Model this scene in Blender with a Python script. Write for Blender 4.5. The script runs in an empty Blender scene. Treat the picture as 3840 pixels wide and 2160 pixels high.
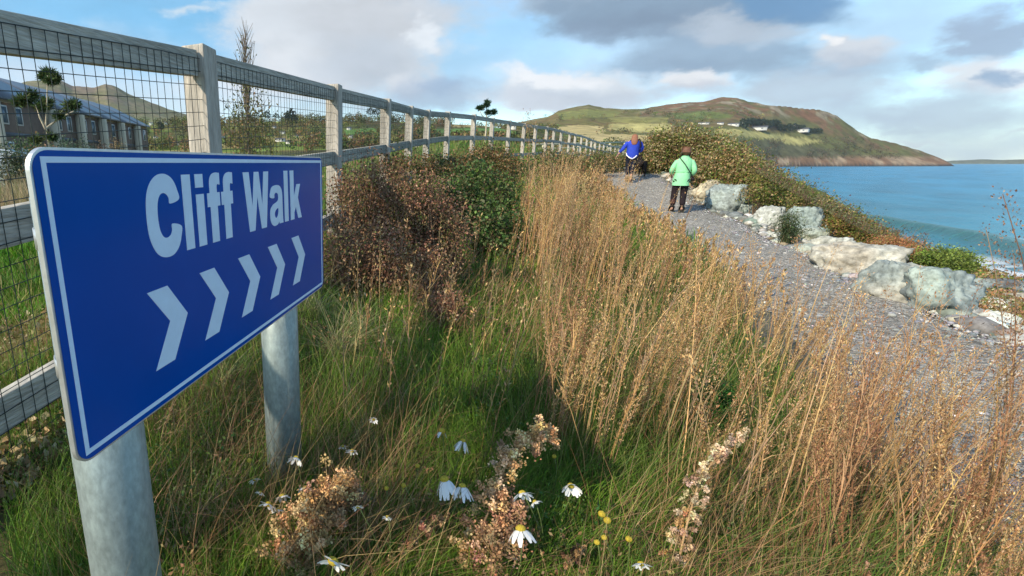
import bpy, bmesh, math, random
import numpy as np
from mathutils import Vector, Matrix, noise as mnoise
rng = np.random.default_rng(7); random.seed(7)
scene = bpy.context.scene
COL = scene.collection
# ---------------------------------------------------------------- camera
FPX, CX, CY = 1800.0, 1300.0, 1080.0          # focal length and principal point on a 3840 x 2160 frame
PITCH = math.atan(469/FPX)
cam_d = bpy.data.cameras.new('camera'); cam = bpy.data.objects.new('camera', cam_d); COL.objects.link(cam)
cam_d.sensor_width = 36; cam_d.lens = FPX/3840*36; cam_d.shift_x = (1920-CX)/3840
cam_d.clip_start = .02; cam_d.clip_end = 60000
cam.location = (0, 0, 0); cam.rotation_euler = (math.pi/2-PITCH, 0, 0)
scene.camera = cam
D = 3840/2576
def ray(x, y):                                 # direction of a point measured on the photograph (2576 wide)
    a = (x*D-CX)/FPX; b = (CY-y*D)/FPX
    return np.array([a, math.cos(PITCH)+b*math.sin(PITCH), b*math.cos(PITCH)-math.sin(PITCH)])
def atY(x, y, Y): r = ray(x, y); return r*(Y/r[1])
def az_el(x, y):
    r = ray(x, y); return math.degrees(math.atan2(r[0], r[1])), math.degrees(math.atan2(r[2], math.hypot(r[0], r[1])))
# ---------------------------------------------------------------- light
scene.view_settings.view_transform = 'Standard'; scene.view_settings.look = 'None'
scene.view_settings.exposure = 0.68; scene.view_settings.gamma = 1
SUN_AZ = math.atan2(-.82, -.57); SUN_EL = math.radians(34)
sd = Vector((math.sin(SUN_AZ)*math.cos(SUN_EL), math.cos(SUN_AZ)*math.cos(SUN_EL), math.sin(SUN_EL)))
sun_d = bpy.data.lights.new('sun', 'SUN'); sun_d.energy = 3.8; sun_d.angle = math.radians(.6); sun_d.color = (1, .86, .66)
sun = bpy.data.objects.new('sun', sun_d); COL.objects.link(sun); sun.rotation_euler = sd.to_track_quat('Z', 'Y').to_euler()
sun.location = sd*30
# ---------------------------------------------------------------- sky
W = bpy.data.worlds.new('World'); scene.world = W; W.use_nodes = True
nt = W.node_tree; nt.nodes.clear(); N = nt.nodes; LK = nt.links.new
def nd(t, **k):
    n = N.new(t)
    for a, b in k.items(): setattr(n, a, b)
    return n
def inp(s, v):
    if isinstance(v, bpy.types.NodeSocket): LK(v, s)
    else: s.default_value = v
def wmath(op, a, b=None, c=None, clamp=False):
    n = nd('ShaderNodeMath', operation=op, use_clamp=clamp); inp(n.inputs[0], a)
    if b is not None: inp(n.inputs[1], b)
    if c is not None: inp(n.inputs[2], c)
    return n.outputs[0]
def wdot(a, b):
    n = nd('ShaderNodeVectorMath', operation='DOT_PRODUCT'); inp(n.inputs[0], a); inp(n.inputs[1], b); return n.outputs['Value']
def wmix(f, a, b):
    n = nd('ShaderNodeMix', data_type='RGBA'); inp(n.inputs[0], f); inp(n.inputs[6], a); inp(n.inputs[7], b); return n.outputs[2]
def lin(c):
    return tuple(((v/255)/12.92 if v/255 <= .04045 else ((v/255+.055)/1.055)**2.4) for v in c)
SKY_STRENGTH = 0.14
out = nd('ShaderNodeOutputWorld'); bg = nd('ShaderNodeBackground'); LK(bg.outputs[0], out.inputs[0]); bg.inputs[1].default_value = SKY_STRENGTH
nish = nd('ShaderNodeTexSky', sky_type='NISHITA'); nish.sun_disc = False; nish.sun_elevation = SUN_EL; nish.sun_rotation = SUN_AZ
nish.altitude = 0; nish.air_density = 1.0; nish.dust_density = .4; nish.ozone_density = 2.5
tc = nd('ShaderNodeTexCoord'); dirv = tc.outputs['Generated']
def warp(v, scale, amt, off):
    mp = nd('ShaderNodeMapping'); LK(dirv, mp.inputs[0]); mp.inputs['Location'].default_value = off; mp.inputs['Scale'].default_value = (1, 1, 2)
    n = nd('ShaderNodeTexNoise'); LK(mp.outputs[0], n.inputs[0]); n.inputs['Scale'].default_value = scale; n.inputs['Detail'].default_value = 7; n.inputs['Roughness'].default_value = .6
    a = nd('ShaderNodeVectorMath', operation='SUBTRACT'); LK(n.outputs['Color'], a.inputs[0]); a.inputs[1].default_value = (.5, .5, .5)
    b = nd('ShaderNodeVectorMath', operation='MULTIPLY'); LK(a.outputs[0], b.inputs[0]); b.inputs[1].default_value = (amt, amt, amt*.55)
    c = nd('ShaderNodeVectorMath', operation='ADD'); LK(v, c.inputs[0]); LK(b.outputs[0], c.inputs[1]); return c.outputs[0]
dirw = warp(warp(dirv, 4.0, .17, (2, 5, 1)), 16, .07, (9, 2, 4))
def wnoise(scale, detail, rough=.55, off=(0, 0, 0), stretch=(1, 1, 2.2)):
    mp = nd('ShaderNodeMapping'); LK(dirv, mp.inputs[0]); mp.inputs['Location'].default_value = off; mp.inputs['Scale'].default_value = stretch
    n = nd('ShaderNodeTexNoise'); LK(mp.outputs[0], n.inputs[0]); n.inputs['Scale'].default_value = scale
    n.inputs['Detail'].default_value = detail; n.inputs['Roughness'].default_value = rough; return n.outputs[0]
nA = wnoise(3.2, 7, .58); nB = wnoise(9, 6, .6, (3, 1, 0)); nC = wnoise(2.0, 5, .5, (7, 3, 1))
blend = wmath('ADD', wmath('MULTIPLY', nA, .62), wmath('MULTIPLY', nB, .38))     # about .5 mean
edge = wmath('MULTIPLY', wmath('SUBTRACT', blend, .5), 5.0)
tint = nd('ShaderNodeMix', data_type='RGBA', blend_type='MULTIPLY'); tint.inputs[0].default_value = 1
LK(nish.outputs[0], tint.inputs[6]); tint.inputs[7].default_value = (1.0, 1.15, 1.12, 1)
sky = tint.outputs[2]
K = 1/SKY_STRENGTH
def cc(c, k=1.0): l = [v*2**-.58 for v in lin(c)]; return (l[0]*K*k, l[1]*K*k, l[2]*K*k, 1)
# broken cloud round the rest of the sky (also lights the scene)
gen = nd('ShaderNodeMapRange', interpolation_type='SMOOTHSTEP'); LK(nC, gen.inputs[0]); gen.inputs[1].default_value = .50; gen.inputs[2].default_value = .66
gen.inputs[4].default_value = .55
sky = wmix(gen.outputs[0], sky, cc((196, 206, 218)))
# clouds: x, y, rx, ry (measured on the photograph), colour, softness, opacity, noise weight
BL = [
 (1850, -250, 2600, 700, (168, 205, 232), .9, .35, .3),
 (300, 60, 620, 190, (118, 186, 230), .8, .85, .25),
 (1180, 120, 260, 120, (160, 206, 238), .7, .8, .3),
 (2300, 60, 260, 130, (185, 216, 240), .8, .8, .2),
 (1800, 215, 300, 60, (185, 214, 238), .8, .4, .2),
 (470, 12, 90, 18, (215, 228, 238), .9, .8, .9),
 (60, 120, 420, 60, (200, 222, 238), .9, .5, .8),
 (200, 240, 500, 80, (214, 224, 236), .9, .7, .3),
 (640, 165, 180, 60, (205, 218, 232), .9, .6, .5),
 (830, 100, 290, 150, (216, 221, 227), .35, .95, .55),
 (760, 190, 290, 90, (222, 227, 233), .6, .9, .5),
 (930, 170, 150, 100, (176, 189, 204), .8, .6, .6),
 (980, 40, 260, 60, (196, 201, 208), .6, .8, .6),
 (1000, 215, 60, 40, (226, 230, 236), .7, .8, .7),
 (1070, 92, 36, 34, (226, 233, 240), .6, .95, .9),
 (1100, 250, 170, 55, (166, 184, 206), .7, .85, .5),
 (1130, 215, 90, 26, (150, 176, 206), .8, .6, .6),
 (1480, -30, 420, 95, (188, 196, 206), .6, .8, .5),
 (1650, 30, 430, 80, (134, 158, 182), .4, .97, .5),
 (1560, 80, 260, 40, (128, 148, 172), .6, .7, .5),
 (1950, 10, 160, 38, (104, 148, 190), .6, .9, .5),
 (1780, 140, 330, 66, (148, 172, 196), .55, .9, .5),
 (1880, 85, 200, 26, (190, 200, 212), .8, .7, .8),
 (1760, 165, 420, 30, (140, 163, 188), .8, .6, .6),
 (1450, 222, 240, 55, (218, 224, 231), .45, .95, .55),
 (1380, 190, 180, 20, (242, 244, 247), .7, .85, .9),
 (1330, 262, 120, 26, (236, 240, 245), .7, .85, .8),
 (1480, 250, 330, 34, (188, 199, 214), .7, .6, .6),
 (1770, 206, 95, 36, (236, 238, 241), .4, .98, .8),
 (1790, 232, 150, 26, (196, 202, 213), .8, .7, .7),
 (2050, 225, 250, 60, (184, 196, 210), .6, .85, .6),
 (2160, 122, 125, 44, (218, 223, 230), .5, .95, .7),
 (2115, 98, 34, 15, (250, 251, 252), .6, 1, .9),
 (2190, 165, 190, 40, (166, 183, 204), .8, .6, .6),
 (2360, 155, 80, 26, (158, 178, 202), .7, .7, .6),
 (2520, 90, 120, 95, (158, 177, 202), .5, .9, .5),
 (2480, 215, 190, 66, (236, 239, 243), .5, .95, .7),
 (2430, 180, 80, 30, (234, 237, 241), .8, .7, .8),
 (2520, 212, 60, 30, (140, 172, 205), .6, .85, .7),
 (2350, 300, 480, 62, (186, 200, 216), .6, .85, .3),
 (2060, 290, 300, 40, (176, 192, 212), .8, .5, .4),
 (2420, 372, 420, 40, (190, 207, 224), .8, .75, .3),
 (2310, 345, 90, 8, (214, 220, 228), .8, .6, .9),
 (2560, 345, 160, 12, (206, 214, 224), .8, .5, .8),
]
for (x, y, rx, ry, c, soft, op, nw) in BL:
    c0 = ray(x, y); c0 /= np.linalg.norm(c0)
    U = ray(x+rx, y); U /= np.linalg.norm(U); V = ray(x, y-ry); V /= np.linalg.norm(V)
    U = U-c0*(U@c0); V = V-c0*(V@c0)
    mu = np.linalg.norm(U); mv = np.linalg.norm(V); U = U/mu; V = V-U*(V@U); V /= np.linalg.norm(V)
    a = wdot(dirw, tuple(U/mu)); b = wdot(dirw, tuple(V/mv))
    d2 = wmath('MULTIPLY_ADD', b, b, wmath('MULTIPLY', a, a))
    dd = wmath('MULTIPLY_ADD', edge, -nw, wmath('SQRT', d2))
    mr = nd('ShaderNodeMapRange', interpolation_type='SMOOTHSTEP'); LK(dd, mr.inputs[0])
    mr.inputs[1].default_value = 1.12+soft*.4; mr.inputs[2].default_value = .95-soft*.9; mr.inputs[3].default_value = 0; mr.inputs[4].default_value = op
    sky = wmix(mr.outputs[0], sky, cc(c))
# fine mottling inside the clouds
fm = nd('ShaderNodeMapRange'); LK(nB, fm.inputs[0]); fm.inputs[1].default_value = .3; fm.inputs[2].default_value = .7; fm.inputs[3].default_value = .94; fm.inputs[4].default_value = 1.10
vm = nd('ShaderNodeVectorMath', operation='SCALE'); LK(sky, vm.inputs[0]); LK(fm.outputs[0], vm.inputs[3])
LK(vm.outputs[0], bg.inputs[0])

# ================================================================ helpers
def tag(o, label=None, cat=None, group=None, kind=None):
    if label: o['label'] = label
    if cat: o['category'] = cat
    if group: o['group'] = group
    if kind: o['kind'] = kind
    return o
def empty(name, loc, label=None, cat=None, group=None, rz=0):
    o = bpy.data.objects.new(name, None); COL.objects.link(o); o.location = loc; o.rotation_euler = (0, 0, rz)
    o.empty_display_size = .1
    return tag(o, label, cat, group)
def link(name, me, m=None, parent=None, smooth=False, loc=None):
    o = bpy.data.objects.new(name, me); COL.objects.link(o)
    if m is not None and len(me.materials) == 0: me.materials.append(m)
    if parent is not None:
        o.parent = parent
    if loc is not None: o.location = loc
    if smooth: me.polygons.foreach_set('use_smooth', [True]*len(me.polygons))
    return o
def mesh_np(name, V, F, C=None, smooth=False):
    """V (n,3), F (m,4) or (m,3) int array, C (n,3) colours"""
    me = bpy.data.meshes.new(name); V = np.asarray(V, np.float32); F = np.asarray(F, np.int32)
    me.vertices.add(len(V)); me.vertices.foreach_set('co', V.ravel())
    k = F.shape[1]; me.loops.add(F.size); me.loops.foreach_set('vertex_index', F.ravel())
    me.polygons.add(len(F)); me.polygons.foreach_set('loop_start', np.arange(0, F.size, k, dtype=np.int32))
    me.polygons.foreach_set('loop_total', np.full(len(F), k, np.int32))
    if smooth: me.polygons.foreach_set('use_smooth', np.ones(len(F), bool))
    me.update(calc_edges=True)
    if C is not None:
        at = me.color_attributes.new('Col', 'FLOAT_COLOR', 'POINT'); c4 = np.ones((len(V), 4), np.float32); c4[:, :3] = C
        at.data.foreach_set('color', c4.ravel())
    return me
class Buf:
    def __init__(s): s.V = []; s.F = []; s.C = []; s.n = 0
    def add(s, V, F, C):
        V = np.asarray(V, float).reshape(-1, 3); s.V.append(V); s.F.append(np.asarray(F, np.int64)+s.n)
        C = np.asarray(C, float); s.C.append(np.broadcast_to(C, V.shape) if C.ndim == 1 else C); s.n += len(V)
    def build(s, name, m, parent=None, smooth=False, origin=None):
        V = np.concatenate(s.V)
        if origin is not None: V = V-np.asarray(origin)
        me = mesh_np(name, V, np.concatenate(s.F), np.concatenate(s.C), smooth)
        return link(name, me, m, parent)
def blades(B, base, L, w, lean, c, segs=3, droop=.5, up=None, tipc=None, sides=None):
    """base (n,3); L,w (n,); lean (n,2) horizontal tip offset as fraction of length; c (n,3)"""
    n = len(base); L = np.broadcast_to(L, n); w = np.broadcast_to(w, n)
    t = np.linspace(0, 1, segs+1)
    a = rng.uniform(0, 2*np.pi, n) if sides is None else sides
    sx = np.stack([np.cos(a), np.sin(a), np.zeros(n)], 1)
    Vs = np.zeros((n, segs+1, 2, 3))
    ln = np.linalg.norm(lean, axis=1)
    for i, ti in enumerate(t):
        p = base.copy()
        p[:, :2] += lean*(L*ti**(1+droop))[:, None]
        p[:, 2] += L*(ti*np.sqrt(np.maximum(0, 1-np.minimum(ln, .95)**2)) - np.maximum(ln-.6, 0)*.5*ti**2.5)
        ww = (w*(1-.85*ti**1.5))[:, None]*.5
        Vs[:, i, 0] = p-sx*ww; Vs[:, i, 1] = p+sx*ww
    Cs = np.repeat(np.repeat(c[:, None, None, :], segs+1, 1), 2, 2)
    if tipc is not None:
        Cs = Cs*(1-t[None, :, None, None])+tipc[:, None, None, :]*t[None, :, None, None]
    i0 = (np.arange(n)*(segs+1)*2)[:, None]+(np.arange(segs)*2)[None, :]
    F = np.stack([i0, i0+1, i0+3, i0+2], -1).reshape(-1, 4)
    B.add(Vs.reshape(-1, 3), F, Cs.reshape(-1, 3))
def leaves(B, P, size, c, asp=.5, nrm=None, along=None):
    """diamond leaves at P (n,3)"""
    n = len(P); size = np.broadcast_to(size, n)[:, None]
    a = rng.normal(size=(n, 3)) if along is None else along+rng.normal(size=(n, 3))*.35
    a /= np.linalg.norm(a, axis=1)[:, None]
    b = np.cross(a, rng.normal(size=(n, 3))); b /= np.linalg.norm(b, axis=1)[:, None]+1e-9
    nn = np.cross(a, b)
    V = np.stack([P-a*size*.5, P+b*size*asp*.5+nn*size*.1, P+a*size*.5, P-b*size*asp*.5+nn*size*.1], 1)
    F = np.arange(n*4).reshape(n, 4); B.add(V.reshape(-1, 3), F, np.repeat(c, 4, 0))
def tube(B, pts, rad, c, sides=5, cap=True):
    pts = np.asarray(pts, float); n = len(pts); rad = np.broadcast_to(rad, n)
    tg = np.gradient(pts, axis=0); tg /= np.linalg.norm(tg, axis=1)[:, None]+1e-9
    ref = np.array([0, 0, 1.]) if abs(tg[0][2]) < .9 else np.array([1., 0, 0])
    V = []
    for i in range(n):
        u = np.cross(tg[i], ref); u /= np.linalg.norm(u)+1e-9; v = np.cross(tg[i], u)
        an = np.arange(sides)*2*np.pi/sides
        V.append(pts[i]+rad[i]*(np.cos(an)[:, None]*u+np.sin(an)[:, None]*v))
    V = np.concatenate(V); F = []
    for i in range(n-1):
        for k in range(sides):
            F.append([i*sides+k, i*sides+(k+1) % sides, (i+1)*sides+(k+1) % sides, (i+1)*sides+k])
    if cap and sides >= 4:
        for o0 in (0, (n-1)*sides):
            for k in range(1, sides-2, 2): F.append([o0, o0+k, o0+k+1, o0+min(k+2, sides-1)])
    B.add(V, F, c)
def box(B, lo, hi, c=(.5, .5, .5), M=None):
    x0, y0, z0 = lo; x1, y1, z1 = hi
    V = np.array([(x0, y0, z0), (x1, y0, z0), (x1, y1, z0), (x0, y1, z0), (x0, y0, z1), (x1, y0, z1), (x1, y1, z1), (x0, y1, z1)], float)
    if M is not None: V = V@np.asarray(M[0]).T+np.asarray(M[1])
    B.add(V, [[0, 3, 2, 1], [4, 5, 6, 7], [0, 1, 5, 4], [1, 2, 6, 5], [2, 3, 7, 6], [3, 0, 4, 7]], c)
def pal(cols, n, jit=.12, w=None):
    cols = np.array(cols); i = rng.choice(len(cols), n, p=w); c = cols[i]*(1+rng.normal(size=(n, 1))*jit)*(1+rng.normal(size=(n, 3))*jit*.3)
    return np.clip(c, .002, 1)

# ---------------------------------------------------------------- materials
def mat(name, col=(.5, .5, .5), rough=.7, spec=.3, metal=0, var=0, vscale=20, bump=0, bscale=60, attr=False, transl=0, stretch=(1, 1, 1), var2=0, v2scale=3, coat=0):
    m = bpy.data.materials.new(name); m.use_nodes = True; t = m.node_tree; n = t.nodes; L = t.links.new; p = n['Principled BSDF']
    p.inputs['Roughness'].default_value = rough; p.inputs['Metallic'].default_value = metal; p.inputs['Specular IOR Level'].default_value = spec
    if coat: p.inputs['Coat Weight'].default_value = coat; p.inputs['Coat Roughness'].default_value = .08
    if attr:
        a = n.new('ShaderNodeVertexColor'); a.layer_name = 'Col'; src = a.outputs[0]
    else:
        a = n.new('ShaderNodeRGB'); a.outputs[0].default_value = (*col, 1); src = a.outputs[0]
    tcn = n.new('ShaderNodeTexCoord'); mp = n.new('ShaderNodeMapping'); mp.inputs['Scale'].default_value = stretch; L(tcn.outputs['Object'], mp.inputs[0])
    for (vv, sc) in ((var, vscale), (var2, v2scale)):
        if vv:
            t1 = n.new('ShaderNodeTexNoise'); t1.inputs['Scale'].default_value = sc; t1.inputs['Detail'].default_value = 6; t1.inputs['Roughness'].default_value = .6; L(mp.outputs[0], t1.inputs[0])
            r = n.new('ShaderNodeMapRange'); L(t1.outputs[0], r.inputs[0]); r.inputs[1].default_value = .3; r.inputs[2].default_value = .7
            r.inputs[3].default_value = 1-vv; r.inputs[4].default_value = 1+vv
            s = n.new('ShaderNodeVectorMath'); s.operation = 'SCALE'; L(src, s.inputs[0]); L(r.outputs[0], s.inputs[3]); src = s.outputs[0]
    L(src, p.inputs['Base Color'])
    if bump:
        t2 = n.new('ShaderNodeTexNoise'); t2.inputs['Scale'].default_value = bscale; t2.inputs['Detail'].default_value = 6; L(mp.outputs[0], t2.inputs[0])
        b = n.new('ShaderNodeBump'); b.inputs['Strength'].default_value = bump; b.inputs['Distance'].default_value = .02; L(t2.outputs[0], b.inputs['Height']); L(b.outputs[0], p.inputs['Normal'])
    if transl:
        tr = n.new('ShaderNodeBsdfTranslucent'); L(src, tr.inputs[0]); mx = n.new('ShaderNodeMixShader'); mx.inputs[0].default_value = transl
        L(p.outputs[0], mx.inputs[1]); L(tr.outputs[0], mx.inputs[2]); L(mx.outputs[0], n['Material Output'].inputs[0])
    return m
M_leaf = mat('leaf', attr=True, rough=.55, spec=.25, transl=.25)
M_dry = mat('dry_stem', attr=True, rough=.75, spec=.12, transl=.15)
M_attr = mat('painted_attr', attr=True, rough=.7, spec=.2, var=.12, vscale=6)
M_ground = mat('ground', attr=True, rough=.95, spec=.1, var=.38, vscale=.07, var2=.25, v2scale=.9, bump=.6, bscale=12)
M_bark = mat('bark', (.16, .13, .10), .9, .1, var=.3, vscale=9, bump=.5, bscale=30)

# ================================================================ terrain
PL = np.array([(.2, -4), (1.0, -1.5), (1.7, .3), (2.02, 1.23), (2.78, 2.3), (3.85, 4.1), (5.3, 6.9), (6.8, 11.2), (8.25, 15.5), (9.8, 20.3), (10.6, 22.1), (11.6, 23.0), (13, 23.4), (17, 24.2)])
PR = np.array([(3.4, -4), (3.9, -1.5), (4.25, .3), (4.5, 1.6), (4.85, 2.9), (5.55, 4.5), (6.9, 7.0), (8.9, 10.9), (10.3, 14.8), (11.4, 18.0), (12.0, 19.3), (12.9, 20.4), (14.2, 21.0), (17, 21.8)])
PZ = np.array([-1.25, -1.25, -1.27, -1.28, -1.3, -1.34, -1.35, -1.29, -.90, -.42, -.28, -.2, -.22, -.3])
FENCE = [(-1.17, .3, -.795), (-.62, 2.2, -.70), (-.10, 3.93, -.59), (.432, 5.65, -.48), (.908, 7.38, -.37), (1.443, 9.1, -.27), (2.15, 10.76, -.14), (3.09, 12.3, -.04), (3.99, 13.85, .02), (4.95, 15.37, .07),
         (5.94, 16.88, .11), (6.9, 18.4, .16), (7.9, 19.9, .22), (8.83, 21.44, .26), (9.79, 22.96, .28), (10.84, 24.42, .27), (11.8, 25.94, .29), (12.83, 27.42, .30), (13.85, 28.9, .27), (14.85, 30.4, .23), (15.85, 31.9, .2), (16.9, 33.4, .18), (17.95, 34.9, .16), (19, 36.4, .14), (20.05, 37.9, .12), (21.1, 39.2, .1), (22.2, 40.7, .08)]
cp = []
for (a, b), (c, d_), z in zip(PL, PR, PZ): cp += [(a, b, z), (c, d_, z), ((a+c)/2, (b+d_)/2, z-.01)]
cp += FENCE
cp += [(8.6, 12.4, -1.25), (9.6, 16.8, -.67), (8.9, 14.9, -.95), (.15, 1.3, -.84), (.4, .9, -.87), (-.15, .83, -.85), (.97, 1.03, -.99), (0, -1, -.88), (-.5, -3, -.9), (1.2, 3.8, -.88), (2.2, 6, -.84), (3.6, 9, -.78), (2.6, 4.0, -1.15), (4.9, 12, -.68), (6.3, 14.8, -.42), (8.0, 18.5, -.18), (10.2, 23.2, -.02),
       (-1.8, 2.6, -.82), (-3.6, 5.2, -.88), (-10, 14.5, -.97), (-3, -2, -.85), (-6, 20, -.9), (-1.5, 10, -.65), (-.5, 16, -.35), (0, 25, 0), (8, 32, .4), (-12, 32, -.9), (-26, 42, -.95), (-40, 30, -.9), (-20, 5, -1), (-10, 60, .0), (8, 60, 1.0), (25, 58, 1.0), (22, 46, .3),
       (6.2, 2.6, -1.8), (7.6, 4.4, -2.0), (9.2, 7, -1.95), (10.8, 10, -1.8), (12.2, 13.5, -1.6), (13.6, 17, -1.2), (15.5, 20.5, -.9), (19, 25, -.6), (25, 36, -.5),
       (10, 3, -3.0), (12.5, 7, -3.0), (15, 12, -2.9), (18, 17, -2.6), (22, 23, -2.4), (28, 32, -2.2), (16, 3, -4.0), (20, 9, -4.3), (25, 16, -4.5), (30, 21, -5.05), (34, 27, -5.0), (40, 20, -6.5), (38, 34, -5.1), (50, 30, -7), (22, 0, -5.2), (15, -5, -4.4), (6, -5, -2.2), (30, -3, -7), (45, 45, -5.5), (36, 42, -3.0)]
cp = np.array(cp)
def tps(r2): return .5*r2*np.log(r2+1e-12)
_n = len(cp); _d = ((cp[:, None, :2]-cp[None, :, :2])**2).sum(-1)
_A = np.zeros((_n+3, _n+3)); _A[:_n, :_n] = tps(_d)+np.eye(_n)*.02; _P = np.c_[np.ones(_n), cp[:, :2]]; _A[:_n, _n:] = _P; _A[_n:, :_n] = _P.T
_w = np.linalg.solve(_A, np.r_[cp[:, 2], 0, 0, 0])
def rbf(X, Y):
    X = np.atleast_1d(X).astype(float); Y = np.atleast_1d(Y).astype(float); out = np.zeros(X.size)
    xf, yf = X.ravel(), Y.ravel()
    for i in range(0, xf.size, 20000):
        a, b = xf[i:i+20000], yf[i:i+20000]
        d2 = (a[:, None]-cp[None, :, 0])**2+(b[:, None]-cp[None, :, 1])**2
        out[i:i+20000] = tps(d2)@_w[:_n]+_w[_n]+a*_w[_n+1]+b*_w[_n+2]
    return out.reshape(X.shape)
def sst(x, a, b): t = np.clip((x-a)/(b-a), 0, 1); return t*t*(3-2*t)
# value noise
_G = rng.random((256, 256))
def vn(x, y):
    xi = np.floor(x).astype(int); yi = np.floor(y).astype(int); fx = x-xi; fy = y-yi; fx = fx*fx*(3-2*fx); fy = fy*fy*(3-2*fy)
    g = lambda i, j: _G[i & 255, j & 255]
    return (g(xi, yi)*(1-fx)+g(xi+1, yi)*fx)*(1-fy)+(g(xi, yi+1)*(1-fx)+g(xi+1, yi+1)*fx)*fy
def fbm(x, y, o=5, g=.5):
    s = 0; a = 1; tot = 0
    for k in range(o): s = s+a*vn(x*2**k+17*k, y*2**k+31*k); tot += a; a *= g
    return s/tot
TAZ = np.array([-60, -35, -20, -8, 5, 15, 20, 28, 34, 38, 50.])
TR = np.array([45, 70, 110, 180, 260, 350, 420.])
TE = np.array([[-1, -.5, .5, 1.5, 2.5, 3, 3], [-1.1, -.8, -.2, 1, 2.2, 3.2, 3.2], [-1.1, -.5, .3, 1.5, 2.9, 4.0, 3.8], [-.8, 0, .8, 2, 3.4, 4.5, 4.2], [0, .6, 1.2, 2.2, 3.4, 4.5, 4.2], [.5, 1.0, 1.4, 2.1, 3.1, 4.1, 3.9],
               [.6, .9, 1.3, 1.9, 2.6, 3.3, 3.3], [.4, .4, .8, 1.2, 1.7, 2.1, 2.3], [-.6, -.5, -.3, .3, .8, 1.1, 1.3], [-3, -2, -1.2, -.4, .1, .4, .5], [-3, -2, -1.3, -.7, -.4, -.3, -.2]])
HP = [az_el(x, y) for x, y in [(1250, 325), (1342, 297), (1378, 290), (1404, 275), (1440, 268), (1481, 263), (1519, 272), (1570, 272), (1615, 271), (1677, 263), (1735, 258), (1773, 256), (1816, 247), (1854, 249), (1883, 258), (1941, 267), (2013, 274), (2065, 277), (2104, 290), (2132, 310), (2156, 329), (2185, 345), (2252, 360), (2324, 381), (2377, 403), (2396, 414), (2420, 430)]]
HPa = np.array(HP)
MP = [az_el(x, y) for x, y in [(-900, 300), (-400, 240), (-100, 250), (20, 222), (64, 205), (88, 201), (112, 199), (149, 200), (183, 217), (237, 222), (264, 212), (285, 217), (298, 223), (325, 237), (372, 254), (423, 272), (450, 280), (520, 300), (700, 330)]]
MPa = np.array(MP)
CR = np.array([0, 45, 66, 110, 180, 260, 420, 850, 3000]); CA = np.array([47, 47, 44.5, 42.5, 41.3, 40.9, 40.4, 40.2, 40.2])
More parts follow.
